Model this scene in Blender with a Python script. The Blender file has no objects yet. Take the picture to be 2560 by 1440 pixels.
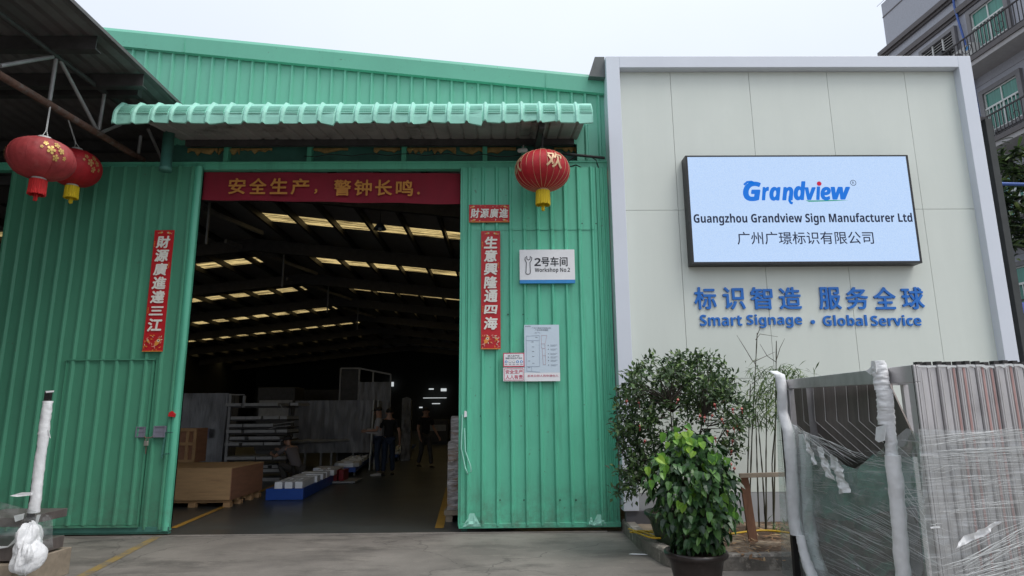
import bpy, math, random
from mathutils import Vector, Matrix, noise
R = math.radians
rnd = random.Random(7)
sc = bpy.context.scene
C = sc.collection

# ------------------------------------------------------------------ camera
EYE = Vector((0.0, 0.0, 1.55))
FPX = 1587.0                      # focal length in pixels of the 2560 px wide frame
PITCH, YAW, ROLL = R(11.2), 0.0126, 0.008
fw = Vector((math.sin(YAW)*math.cos(PITCH), math.cos(YAW)*math.cos(PITCH), math.sin(PITCH)))
rt0 = Vector((math.cos(YAW), -math.sin(YAW), 0))
up0 = rt0.cross(fw)
rt = rt0*math.cos(ROLL) - up0*math.sin(ROLL)
up = up0*math.cos(ROLL) + rt0*math.sin(ROLL)
cam = bpy.data.cameras.new('camera'); co = bpy.data.objects.new('camera', cam); C.objects.link(co)
cam.sensor_width = 36.0; cam.lens = 36.0*FPX/2560.0; cam.clip_start = 0.05; cam.clip_end = 1000
m = Matrix((rt, up, -fw)).transposed().to_4x4(); m.translation = EYE
co.matrix_world = m
sc.camera = co

# ------------------------------------------------------------------ overcast sky and soft sun
SUN_EL, SUN_AZ = R(60), R(128)
w = bpy.data.worlds.new('World'); sc.world = w; w.use_nodes = True
nt = w.node_tree; nt.nodes.clear()
wo = nt.nodes.new('ShaderNodeOutputWorld')
sky = nt.nodes.new('ShaderNodeTexSky'); sky.sky_type = 'NISHITA'; sky.sun_disc = False
sky.sun_elevation = SUN_EL; sky.sun_rotation = SUN_AZ; sky.dust_density = 4.0
b1 = nt.nodes.new('ShaderNodeBackground'); b1.inputs[1].default_value = 0.05
nt.links.new(sky.outputs[0], b1.inputs[0])
tc = nt.nodes.new('ShaderNodeTexCoord'); sp = nt.nodes.new('ShaderNodeSeparateXYZ')
nt.links.new(tc.outputs['Generated'], sp.inputs[0])
mr = nt.nodes.new('ShaderNodeMapRange'); mr.inputs[1].default_value = 0.0; mr.inputs[2].default_value = 1.0
mr.inputs[3].default_value = 0.52; mr.inputs[4].default_value = 1.26      # cloud deck: brighter overhead
nt.links.new(sp.outputs[2], mr.inputs[0])
cn = nt.nodes.new('ShaderNodeTexNoise'); cn.inputs['Scale'].default_value = 1.6; cn.inputs['Detail'].default_value = 4
nt.links.new(tc.outputs['Generated'], cn.inputs['Vector'])
cm = nt.nodes.new('ShaderNodeMapRange'); cm.inputs[3].default_value = 0.86; cm.inputs[4].default_value = 1.08
nt.links.new(cn.outputs[0], cm.inputs[0])
mu = nt.nodes.new('ShaderNodeMath'); mu.operation = 'MULTIPLY'
nt.links.new(mr.outputs[0], mu.inputs[0]); nt.links.new(cm.outputs[0], mu.inputs[1])
b2 = nt.nodes.new('ShaderNodeBackground'); b2.inputs[0].default_value = (0.905, 0.955, 1.03, 1)
nt.links.new(mu.outputs[0], b2.inputs[1])
ad = nt.nodes.new('ShaderNodeAddShader')
nt.links.new(b1.outputs[0], ad.inputs[0]); nt.links.new(b2.outputs[0], ad.inputs[1]); nt.links.new(ad.outputs[0], wo.inputs[0])
sl = bpy.data.lights.new('sun', 'SUN'); sl.energy = 1.5; sl.angle = R(28); sl.color = (1.0, 0.97, 0.93)
so = bpy.data.objects.new('sun', sl); C.objects.link(so)
sd = Vector((math.sin(SUN_AZ)*math.cos(SUN_EL), math.cos(SUN_AZ)*math.cos(SUN_EL), math.sin(SUN_EL)))
so.rotation_euler = (-sd).to_track_quat('-Z', 'Y').to_euler(); so.location = (6, -10, 20)
sc.view_settings.view_transform = 'Standard'; sc.view_settings.look = 'None'
sc.view_settings.exposure = 0.0; sc.view_settings.gamma = 1.0; sc.view_settings.use_curve_mapping = False
sc.cycles.max_bounces = 8; sc.cycles.transparent_max_bounces = 12
sc.cycles.use_denoising = True; sc.cycles.sample_clamp_indirect = 4.0

# ------------------------------------------------------------------ measuring helpers (photo measurements -> metres)
def ray(px, py): return (fw*FPX + rt*(px-1280.0) + up*(720.0-py)).normalized()
def P(px, py, Y):
    d = ray(px, py); return EYE + d*((Y-EYE.y)/d.y)
def PXP(px, py, X):
    d = ray(px, py); return EYE + d*((X-EYE.x)/d.x)
def G(px, py, z=0.0):
    d = ray(px, py); return EYE + d*((z-EYE.z)/d.z)
def rect(px0, py0, px1, py1, Y):
    cx, cy = (px0+px1)/2, (py0+py1)/2
    return P(px0, cy, Y).x, P(px1, cy, Y).x, P(cx, py1, Y).z, P(cx, py0, Y).z

# ------------------------------------------------------------------ materials
def lin(c):
    return tuple((x/12.92 if x <= 0.04045 else ((x+0.055)/1.055)**2.4) for x in c)
MATS = {}
def mat(name, col, rough=0.6, metal=0.0, var=0.12, scale=6.0, bump=0.0, bscale=40.0, spec=0.5, stretch=(1,1,1),
        second=None, thr=(0.5, 0.65), sscale=3.0, sstretch=(1,1,1), coat=0.0, transl=0.0, emit=None):
    if name in MATS: return MATS[name]
    mt = bpy.data.materials.new(name); mt.use_nodes = True; MATS[name] = mt
    n = mt.node_tree.nodes; l = mt.node_tree.links
    b = n['Principled BSDF']
    b.inputs['Roughness'].default_value = rough; b.inputs['Metallic'].default_value = metal
    b.inputs['Specular IOR Level'].default_value = spec
    if coat: b.inputs['Coat Weight'].default_value = coat
    t = n.new('ShaderNodeTexCoord')
    def mapped(st):
        mp = n.new('ShaderNodeMapping'); mp.inputs['Scale'].default_value = st
        l.new(t.outputs['Object'], mp.inputs[0]); return mp
    mp = mapped(stretch)
    nz = n.new('ShaderNodeTexNoise'); nz.inputs['Scale'].default_value = scale; nz.inputs['Detail'].default_value = 6
    nz.inputs['Roughness'].default_value = 0.65
    l.new(mp.outputs[0], nz.inputs['Vector'])
    cr = n.new('ShaderNodeValToRGB')
    c0 = [max(0, x*(1-var)) for x in col]; c1 = [min(1, x*(1+var)) for x in col]
    cr.color_ramp.elements[0].position = 0.3; cr.color_ramp.elements[1].position = 0.7
    cr.color_ramp.elements[0].color = (*c0, 1); cr.color_ramp.elements[1].color = (*c1, 1)
    l.new(nz.outputs[0], cr.inputs[0])
    out = cr.outputs[0]
    if second is not None:
        mp2 = mapped(sstretch)
        n2 = n.new('ShaderNodeTexNoise'); n2.inputs['Scale'].default_value = sscale; n2.inputs['Detail'].default_value = 8
        n2.inputs['Roughness'].default_value = 0.7
        l.new(mp2.outputs[0], n2.inputs['Vector'])
        r2 = n.new('ShaderNodeMapRange'); r2.inputs[1].default_value = thr[0]; r2.inputs[2].default_value = thr[1]
        l.new(n2.outputs[0], r2.inputs[0])
        mx = n.new('ShaderNodeMix'); mx.data_type = 'RGBA'
        l.new(r2.outputs[0], mx.inputs[0]); l.new(out, mx.inputs[6]); mx.inputs[7].default_value = (*second, 1)
        out = mx.outputs[2]
    l.new(out, b.inputs['Base Color'])
    rr = n.new('ShaderNodeMapRange'); rr.inputs[3].default_value = max(0.02, rough-0.1); rr.inputs[4].default_value = min(1, rough+0.1)
    l.new(nz.outputs[0], rr.inputs[0]); l.new(rr.outputs[0], b.inputs['Roughness'])
    if bump:
        n3 = n.new('ShaderNodeTexNoise'); n3.inputs['Scale'].default_value = bscale; n3.inputs['Detail'].default_value = 5
        l.new(mp.outputs[0], n3.inputs['Vector'])
        bp = n.new('ShaderNodeBump'); bp.inputs['Strength'].default_value = bump; bp.inputs['Distance'].default_value = 0.02
        l.new(n3.outputs[0], bp.inputs['Height']); l.new(bp.outputs[0], b.inputs['Normal'])
    if emit:
        l.new(out, b.inputs['Emission Color']); b.inputs['Emission Strength'].default_value = emit
        l.remove(b.inputs['Base Color'].links[0]); b.inputs['Base Color'].default_value = (0.02, 0.02, 0.025, 1)
    if transl:
        tr = n.new('ShaderNodeBsdfTranslucent'); l.new(out, tr.inputs[0])
        ms = n.new('ShaderNodeMixShader'); ms.inputs[0].default_value = transl
        l.new(b.outputs[0], ms.inputs[1]); l.new(tr.outputs[0], ms.inputs[2])
        l.new(ms.outputs[0], n['Material Output'].inputs[0])
    return mt
def leafmat(name, cols, rough=0.4, transl=0.25, spec=0.5):
    mt = bpy.data.materials.new(name); mt.use_nodes = True
    n = mt.node_tree.nodes; l = mt.node_tree.links; b = n['Principled BSDF']
    g = n.new('ShaderNodeNewGeometry'); cr = n.new('ShaderNodeValToRGB')
    els = cr.color_ramp.elements
    while len(els) < len(cols): els.new(0.5)
    for i, (p, c) in enumerate(cols): els[i].position = p; els[i].color = (*c, 1)
    l.new(g.outputs['Random Per Island'], cr.inputs[0]); l.new(cr.outputs[0], b.inputs['Base Color'])
    b.inputs['Roughness'].default_value = rough; b.inputs['Specular IOR Level'].default_value = spec
    tr = n.new('ShaderNodeBsdfTranslucent'); l.new(cr.outputs[0], tr.inputs[0])
    ms = n.new('ShaderNodeMixShader'); ms.inputs[0].default_value = transl
    l.new(b.outputs[0], ms.inputs[1]); l.new(tr.outputs[0], ms.inputs[2]); l.new(ms.outputs[0], n['Material Output'].inputs[0])
    return mt
def filmmat(name, base=0.12, tint=(0.85, 0.9, 0.9), gloss=0.18, streak=0.5, rot=0.0, sc_=(3, 3, 60), thr=(0.55, 0.75)):
    """clear stretch film: see-through, a little gloss, whitish where it is gathered"""
    mt = bpy.data.materials.new(name); mt.use_nodes = True
    n = mt.node_tree.nodes; l = mt.node_tree.links
    for x in list(n):
        if x.type == 'BSDF_PRINCIPLED': n.remove(x)
    t = n.new('ShaderNodeTexCoord'); mp = n.new('ShaderNodeMapping'); mp.inputs['Scale'].default_value = sc_
    mp.inputs['Rotation'].default_value = (rot, 0, 0)
    l.new(t.outputs['Object'], mp.inputs[0])
    nz = n.new('ShaderNodeTexNoise'); nz.inputs['Scale'].default_value = 1.0; nz.inputs['Detail'].default_value = 5
    l.new(mp.outputs[0], nz.inputs['Vector'])
    r = n.new('ShaderNodeMapRange'); r.inputs[1].default_value = thr[0]; r.inputs[2].default_value = thr[1]
    r.inputs[3].default_value = base; r.inputs[4].default_value = base+streak
    l.new(nz.outputs[0], r.inputs[0])
    tr = n.new('ShaderNodeBsdfTransparent'); tr.inputs[0].default_value = (*tint, 1)
    df = n.new('ShaderNodeBsdfDiffuse'); df.inputs[0].default_value = (0.75, 0.77, 0.77, 1)
    gl = n.new('ShaderNodeBsdfGlossy'); gl.inputs[0].default_value = (0.8, 0.8, 0.8, 1); gl.inputs[1].default_value = 0.12
    m1 = n.new('ShaderNodeMixShader'); l.new(r.outputs[0], m1.inputs[0]); l.new(tr.outputs[0], m1.inputs[1]); l.new(df.outputs[0], m1.inputs[2])
    m2 = n.new('ShaderNodeMixShader'); m2.inputs[0].default_value = gloss; l.new(m1.outputs[0], m2.inputs[1]); l.new(gl.outputs[0], m2.inputs[2])
    bp = n.new('ShaderNodeBump'); bp.inputs['Strength'].default_value = 0.35; bp.inputs['Distance'].default_value = 0.02
    l.new(nz.outputs[0], bp.inputs['Height']); l.new(bp.outputs[0], gl.inputs['Normal'])
    l.new(m2.outputs[0], n['Material Output'].inputs[0])
    return mt

GREEN = mat('green_painted_sheet', (0.118, 0.52, 0.345), 0.42, 0, 0.09, 1.2, bump=0.06, bscale=5, spec=0.5, stretch=(1, 1, 0.35),
            second=(0.08, 0.34, 0.22), thr=(0.50, 0.8), sscale=2.2, sstretch=(2.5, 1, 0.25))
GREEN_UP = mat('green_painted_gable', (0.14, 0.455, 0.325), 0.44, 0, 0.07, 0.8, bump=0.04, bscale=4, stretch=(1, 1, 0.4),
            second=(0.135, 0.42, 0.315), thr=(0.56, 0.8), sscale=1.6, sstretch=(2, 1, 0.3))
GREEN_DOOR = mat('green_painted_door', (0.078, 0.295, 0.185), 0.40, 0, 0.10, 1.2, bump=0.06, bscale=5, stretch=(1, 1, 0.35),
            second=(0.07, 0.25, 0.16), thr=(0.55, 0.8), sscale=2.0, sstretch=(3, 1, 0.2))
GREEN_LIGHT = mat('mint_tile_sheet', (0.30, 0.65, 0.53), 0.5, 0, 0.10, 3, second=(0.22, 0.50, 0.41), thr=(0.55, 0.75), sscale=4, bump=0.05, bscale=8)
GREEN_BEAM = mat('green_steel_beam', (0.06, 0.2, 0.16), 0.5, 0, 0.2, 4)
ROOFIN = mat('roof_sheet_inside', (0.30, 0.295, 0.31), 0.6, 0, 0.15, 2)
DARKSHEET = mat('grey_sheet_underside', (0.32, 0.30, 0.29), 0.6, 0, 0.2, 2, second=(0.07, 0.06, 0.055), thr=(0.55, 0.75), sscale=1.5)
DARKSTEEL = mat('dark_steel', (0.06, 0.058, 0.058), 0.55, 0.2, 0.3, 6)
GREYSTEEL = mat('grey_painted_steel', (0.30, 0.30, 0.30), 0.5, 0.2, 0.2, 6)
RUST = mat('rusty_pipe', (0.13, 0.07, 0.05), 0.8, 0, 0.4, 8, second=(0.16, 0.15, 0.14), thr=(0.5, 0.7), sscale=9)
WHITEFRAME = mat('white_aluminium_composite', (0.66, 0.70, 0.77), 0.35, 0, 0.03, 0.8)
PANEL = mat('pale_sage_panel', (0.66, 0.705, 0.65), 0.36, 0, 0.03, 1.1, bump=0.10, bscale=0.9, stretch=(2.2, 1, 0.25), second=(0.61, 0.66, 0.605), thr=(0.5, 0.9), sscale=0.7)
GREYPANEL = mat('grey_base_panel', (0.36, 0.37, 0.38), 0.45, 0, 0.06, 2)
SEAM = mat('panel_seam', (0.14, 0.145, 0.13), 0.8)
BLACK = mat('black_metal', (0.015, 0.015, 0.016), 0.4, 0, 0.2)
RUBBER = mat('black_plastic', (0.02, 0.02, 0.02), 0.6, 0, 0.2)
BLUELET = mat('blue_acrylic', (0.010, 0.155, 0.56), 0.35, 0, 0.05)
WHITE = mat('white_sheet', (0.82, 0.83, 0.85), 0.45, 0, 0.04)
LANTERN = mat('red_lantern_fabric', (0.52, 0.02, 0.03), 0.6, 0, 0.15, 12, bump=0.1, bscale=60, transl=0.25)
LANTERN_OLD = mat('faded_red_lantern_fabric', (0.46, 0.06, 0.065), 0.65, 0, 0.25, 7, bump=0.1, bscale=60, transl=0.2,
            second=(0.50, 0.16, 0.15), thr=(0.5, 0.75), sscale=2.5)
GOLD = mat('gold_print', (0.62, 0.42, 0.12), 0.35, 0.3, 0.15, 20)
PALEGOLD = mat('pale_gold_print', (0.62, 0.42, 0.24), 0.4, 0.1, 0.12, 20)
YELLOW = mat('yellow_tassel', (0.75, 0.55, 0.01), 0.6, 0, 0.25, 40, stretch=(4, 4, 0.3))
REDTASSEL = mat('red_tassel', (0.62, 0.02, 0.02), 0.6, 0, 0.3, 40, stretch=(4, 4, 0.3))
BANNERM = mat('red_banner_cloth', (0.24, 0.011, 0.028), 0.8, 0, 0.12, 3, bump=0.25, bscale=6, stretch=(1, 1, 0.4))
BANNERTXT = mat('orange_banner_ink', (0.55, 0.24, 0.05), 0.8)
REDPAPER = mat('red_paper', (0.52, 0.012, 0.018), 0.5, 0, 0.06)
PAPERINK = mat('silver_white_ink', (0.82, 0.80, 0.73), 0.5, 0, 0.08, 30)
FADEGOLD = mat('faded_gold_print', (0.50, 0.27, 0.10), 0.5, 0.1, 0.2, 20)
ORANGE = mat('orange_print', (0.75, 0.28, 0.05), 0.5, 0, 0.2, 30)
PINK = mat('pink_print', (0.70, 0.25, 0.2), 0.5, 0, 0.2, 30)
CREAM = mat('cream_print', (0.75, 0.66, 0.5), 0.5, 0, 0.1, 30)
INK = mat('black_ink', (0.02, 0.022, 0.03), 0.5)
REDINK = mat('red_ink', (0.60, 0.05, 0.12), 0.5)
BLUEINK = mat('blue_ink', (0.03, 0.25, 0.60), 0.4)
PALEBLUE = mat('pale_blue_print', (0.58, 0.69, 0.78), 0.4, 0, 0.03)
CONCRETE = mat('worn_concrete', (0.205, 0.19, 0.172), 0.75, 0, 0.26, 1.6, bump=0.25, bscale=30,
            second=(0.105, 0.098, 0.09), thr=(0.50, 0.72), sscale=0.55, sstretch=(1, 1.6, 1))
FLOOR = mat('dark_green_epoxy_floor', (0.048, 0.056, 0.056), 0.34, 0, 0.2, 1.2, second=(0.045, 0.044, 0.042), thr=(0.5, 0.7), sscale=0.8)
YLINE = mat('worn_yellow_paint', (0.30, 0.21, 0.07), 0.7, 0, 0.15, 8, second=(0.17, 0.15, 0.125), thr=(0.44, 0.6), sscale=5)
YLINE_IN = mat('yellow_floor_paint', (0.42, 0.24, 0.04), 0.5, 0, 0.12, 8, second=(0.12, 0.09, 0.05), thr=(0.58, 0.72), sscale=6)
KERB = mat('chipped_kerb_concrete', (0.21, 0.19, 0.165), 0.85, 0, 0.35, 6, bump=0.6, bscale=25,
            second=(0.42, 0.38, 0.33), thr=(0.55, 0.60), sscale=3.5)
SOIL = mat('dry_soil', (0.10, 0.06, 0.035), 0.95, 0, 0.4, 9, bump=0.8, bscale=40)
SANDY = mat('sandy_cement', (0.23, 0.185, 0.135), 0.9, 0, 0.15, 5, bump=0.3, bscale=30)
PLY = mat('plywood', (0.56, 0.35, 0.175), 0.6, 0, 0.14, 3, stretch=(0.6, 2, 6), second=(0.30, 0.16, 0.075), thr=(0.6, 0.8), sscale=2.5, sstretch=(0.5, 2, 8))
PLYRED = mat('reddish_plywood', (0.34, 0.165, 0.095), 0.6, 0, 0.2, 3, stretch=(2, 0.6, 6))
PINE = mat('pine_batten', (0.48, 0.29, 0.14), 0.7, 0, 0.2, 4)
STAKE = mat('weathered_board', (0.20, 0.10, 0.06), 0.85, 0, 0.3, 6, stretch=(3, 3, 0.6))
PALEBOARD = mat('grey_weathered_batten', (0.30, 0.25, 0.19), 0.85, 0, 0.25, 8)
POTBROWN = mat('glazed_brown_pot', (0.03, 0.022, 0.02), 0.34, 0, 0.3, 8, bump=0.2, bscale=18, second=(0.10, 0.085, 0.08), thr=(0.6, 0.75), sscale=6)
POTGREEN = mat('mossy_green_pot', (0.035, 0.06, 0.035), 0.5, 0, 0.3, 6, bump=0.2, bscale=20)
BARK = mat('dark_bark', (0.05, 0.04, 0.03), 0.9, 0, 0.3, 20)
CANE = mat('dark_bamboo_cane', (0.05, 0.045, 0.025), 0.55, 0, 0.35, 12)
HOSE = mat('yellow_hose_plastic', (0.60, 0.38, 0.02), 0.45)
STEEL = mat('brushed_galvanised_steel', (0.52, 0.505, 0.51), 0.40, 0.5, 0.12, 3, stretch=(3, 3, 0.8),
            second=(0.36, 0.345, 0.35), thr=(0.5, 0.75), sscale=3, sstretch=(2, 2, 1.2))
STEELDK = mat('brown_steel_profile', (0.15, 0.13, 0.122), 0.5, 0.3, 0.25, 3, stretch=(5, 5, 0.5))
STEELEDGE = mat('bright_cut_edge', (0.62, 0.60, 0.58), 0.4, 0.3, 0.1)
STEELBLK = mat('blackened_steel_edge', (0.03, 0.028, 0.028), 0.5, 0.2, 0.3)
FILMREFL = mat('painted_green_reflection', (0.17, 0.30, 0.26), 0.2, 0, 0.15, 3)  # teal colour painted for the green door mirrored in the film
REDOX = mat('red_oxide_strip', (0.40, 0.25, 0.235), 0.6, 0, 0.25, 10, stretch=(3, 3, 0.5))
FOAM = mat('white_foam_wrap', (0.88, 0.89, 0.90), 0.65, 0, 0.05, 10, bump=0.5, bscale=16, transl=0.15)
CREASE = mat('gathered_film', (0.78, 0.80, 0.80), 0.3, 0, 0.05, transl=0.3)
FILM = filmmat('stretch_film_side', 0.20, (0.84, 0.92, 0.90), 0.20, 0.34, R(24), (2, 3, 55), (0.56, 0.78))
FILM2 = filmmat('stretch_film_front', 0.12, (0.93, 0.95, 0.95), 0.14, 0.42, R(4), (2, 3, 50), (0.58, 0.78))
FILMDK = filmmat('stretch_film_dusty', 0.10, (0.6, 0.64, 0.66), 0.14, 0.3, 0, (7, 7, 1.2), (0.55, 0.75))
GREYWRAP = mat('grey_wrapped_panel', (0.20, 0.205, 0.225), 0.3, 0, 0.35, 2.2, stretch=(3, 3, 0.5), bump=0.5, bscale=7)
TILEWALL = mat('grey_mosaic_tile', (0.36, 0.37, 0.41), 0.55, 0, 0.16, 22)
TRIMDK = mat('dark_cornice', (0.10, 0.09, 0.09), 0.6, 0, 0.2)
TRIMMID = mat('grey_window_surround', (0.17, 0.165, 0.17), 0.6, 0, 0.15)
SOFFIT = mat('grey_slab', (0.36, 0.35, 0.35), 0.7, 0, 0.1)
TEALGLASS = mat('teal_curtained_glass', (0.05, 0.22, 0.17), 0.12, 0, 0.25, 3, stretch=(1, 6, 0.3), spec=0.6)
WHITEMETAL = mat('white_painted_bar', (0.6, 0.62, 0.6), 0.5)
IRON = mat('wrought_iron', (0.035, 0.03, 0.03), 0.6)
ACWHITE = mat('off_white_casing', (0.55, 0.55, 0.53), 0.5)
BLUEPIPE = mat('blue_pipe', (0.04, 0.10, 0.35), 0.4)
BLUETARP = mat('blue_tarpaulin', (0.015, 0.04, 0.22), 0.5, 0, 0.2, 4)
SKIN = mat('skin', (0.40, 0.22, 0.15), 0.5, 0, 0.05)
HAIR = mat('black_hair', (0.012, 0.01, 0.01), 0.6)
TEEBLACK = mat('black_cotton', (0.012, 0.012, 0.014), 0.9)
SHIRTGREY = mat('grey_cotton', (0.38, 0.375, 0.39), 0.9, 0, 0.08)
SHIRTDUST = mat('taupe_cotton', (0.16, 0.14, 0.14), 0.9, 0, 0.08)
DENIM = mat('dark_denim', (0.02, 0.032, 0.06), 0.9, 0, 0.15)
KHAKI = mat('dark_grey_trousers', (0.06, 0.055, 0.05), 0.9)
SHOEW = mat('pale_trainers', (0.45, 0.44, 0.42), 0.6)
SHOEB = mat('black_shoes', (0.02, 0.02, 0.02), 0.6)
SIGNWHITE = mat('white_letter_acrylic', (0.88, 0.90, 0.93), 0.25, 0, 0.03)
SIGNBLUE = mat('blue_sign_box', (0.015, 0.075, 0.36), 0.4, 0, 0.08)
DARKRED = mat('dark_red_acrylic', (0.20, 0.006, 0.012), 0.4)
FOAMYEL = mat('torn_yellow_insulation', (0.42, 0.28, 0.10), 0.9, 0, 0.3, 14)
LEDWHITE = mat('lit_display_blue', (0.42, 0.60, 0.92), 0.5, 0, 0.07, 90, second=(0.58, 0.74, 0.97), thr=(0.3, 0.7), sscale=70, emit=1.0, spec=0.1)

# yard concrete: mottled, stained, gritty, with hairline cracks and pour joints
def ground_mat():
    mt = bpy.data.materials.new('worn_yard_concrete'); mt.use_nodes = True
    n = mt.node_tree.nodes; l = mt.node_tree.links; b = n['Principled BSDF']; b.inputs['Roughness'].default_value = 0.75
    t = n.new('ShaderNodeTexCoord')
    def nz(scale, detail=6, st=(1, 1, 1), rough=0.6):
        mp = n.new('ShaderNodeMapping'); mp.inputs['Scale'].default_value = st; l.new(t.outputs['Object'], mp.inputs[0])
        x = n.new('ShaderNodeTexNoise'); x.inputs['Scale'].default_value = scale; x.inputs['Detail'].default_value = detail; x.inputs['Roughness'].default_value = rough
        l.new(mp.outputs[0], x.inputs['Vector']); return x.outputs[0]
    def rng(src, a, b_, c=0.0, d=1.0):
        r = n.new('ShaderNodeMapRange'); r.inputs[1].default_value = a; r.inputs[2].default_value = b_; r.inputs[3].default_value = c; r.inputs[4].default_value = d
        l.new(src, r.inputs[0]); return r.outputs[0]
    def mix(fac, a, b_):
        m_ = n.new('ShaderNodeMix'); m_.data_type = 'RGBA'; l.new(fac, m_.inputs[0])
        for k, v in ((6, a), (7, b_)):
            if isinstance(v, tuple): m_.inputs[k].default_value = (*v, 1)
            else: l.new(v, m_.inputs[k])
        return m_.outputs[2]
    c = mix(rng(nz(1.1, 8), .35, .65), (0.165, 0.152, 0.137), (0.245, 0.226, 0.203))
    c = mix(rng(nz(0.7, 9, (1, 2.2, 1), .72), .50, .66, 0, .9), c, (0.09, 0.084, 0.076))        # damp, oily patches
    c = mix(rng(nz(2.2, 9, (.65, 1.5, 1), .75), .55, .70, 0, .7), c, (0.31, 0.285, 0.25))           # scuffs along the doorway
    c = mix(rng(nz(45, 3), .60, .72, 0, .6), c, (0.085, 0.08, 0.075))                             # grit
    c = mix(rng(nz(30, 3), .66, .74, 0, .6), c, (0.36, 0.34, 0.31))
    dst = n.new('ShaderNodeVectorMath'); dst.operation = 'ADD'
    dn = n.new('ShaderNodeTexNoise'); dn.inputs['Scale'].default_value = 2.5; dn.inputs['Detail'].default_value = 5; l.new(t.outputs['Object'], dn.inputs['Vector'])
    sc_ = n.new('ShaderNodeVectorMath'); sc_.operation = 'SCALE'; sc_.inputs['Scale'].default_value = 0.45
    l.new(dn.outputs['Color'], sc_.inputs[0]); l.new(t.outputs['Object'], dst.inputs[0]); l.new(sc_.outputs[0], dst.inputs[1])
    vo = n.new('ShaderNodeTexVoronoi'); vo.feature = 'DISTANCE_TO_EDGE'; vo.inputs['Scale'].default_value = 0.42; l.new(dst.outputs[0], vo.inputs['Vector'])
    c = mix(rng(vo.outputs['Distance'], 0.0, 0.005, .6, 0), c, (0.05, 0.047, 0.044))
    l.new(c, b.inputs['Base Color'])
    bp = n.new('ShaderNodeBump'); bp.inputs['Strength'].default_value = 0.4; bp.inputs['Distance'].default_value = 0.01
    l.new(nz(28, 6), bp.inputs['Height']); l.new(bp.outputs[0], b.inputs['Normal'])
    return mt
YARD = ground_mat()
def add_dirt(mt, col, ztop, amount=0.8):
    """splashed dirt and rust specks on the painted sheets, thickest near the ground"""
    n = mt.node_tree.nodes; l = mt.node_tree.links; b = n['Principled BSDF']; src = b.inputs['Base Color'].links[0].from_socket
    t = n.new('ShaderNodeTexCoord'); sp_ = n.new('ShaderNodeSeparateXYZ'); l.new(t.outputs['Object'], sp_.inputs[0])
    r = n.new('ShaderNodeMapRange'); r.inputs[1].default_value = 0.05; r.inputs[2].default_value = ztop; r.inputs[3].default_value = amount; r.inputs[4].default_value = 0.0
    l.new(sp_.outputs[2], r.inputs[0])
    x = n.new('ShaderNodeTexNoise'); x.inputs['Scale'].default_value = 5; x.inputs['Detail'].default_value = 9; x.inputs['Roughness'].default_value = .75; l.new(t.outputs['Object'], x.inputs['Vector'])
    r2_ = n.new('ShaderNodeMapRange'); r2_.inputs[1].default_value = .42; r2_.inputs[2].default_value = .68; l.new(x.outputs[0], r2_.inputs[0])
    m_ = n.new('ShaderNodeMath'); m_.operation = 'MULTIPLY'; l.new(r.outputs[0], m_.inputs[0]); l.new(r2_.outputs[0], m_.inputs[1])
    k = n.new('ShaderNodeTexNoise'); k.inputs['Scale'].default_value = 16; k.inputs['Detail'].default_value = 4; l.new(t.outputs['Object'], k.inputs['Vector'])
    k2 = n.new('ShaderNodeMapRange'); k2.inputs[1].default_value = .70; k2.inputs[2].default_value = .76; k2.inputs[4].default_value = .7; l.new(k.outputs[0], k2.inputs[0])
    a = n.new('ShaderNodeMix'); a.data_type = 'RGBA'; l.new(m_.outputs[0], a.inputs[0]); l.new(src, a.inputs[6]); a.inputs[7].default_value = (*col, 1)
    a2 = n.new('ShaderNodeMix'); a2.data_type = 'RGBA'; l.new(k2.outputs[0], a2.inputs[0]); l.new(a.outputs[2], a2.inputs[6]); a2.inputs[7].default_value = (0.10, 0.17, 0.12, 1)
    l.new(a2.outputs[2], b.inputs['Base Color'])
add_dirt(GREEN, (0.10, 0.13, 0.10), 0.75); add_dirt(GREEN_DOOR, (0.08, 0.11, 0.085), 0.8); add_dirt(GREEN_UP, (0.1, 0.2, 0.15), 0.5)

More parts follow.
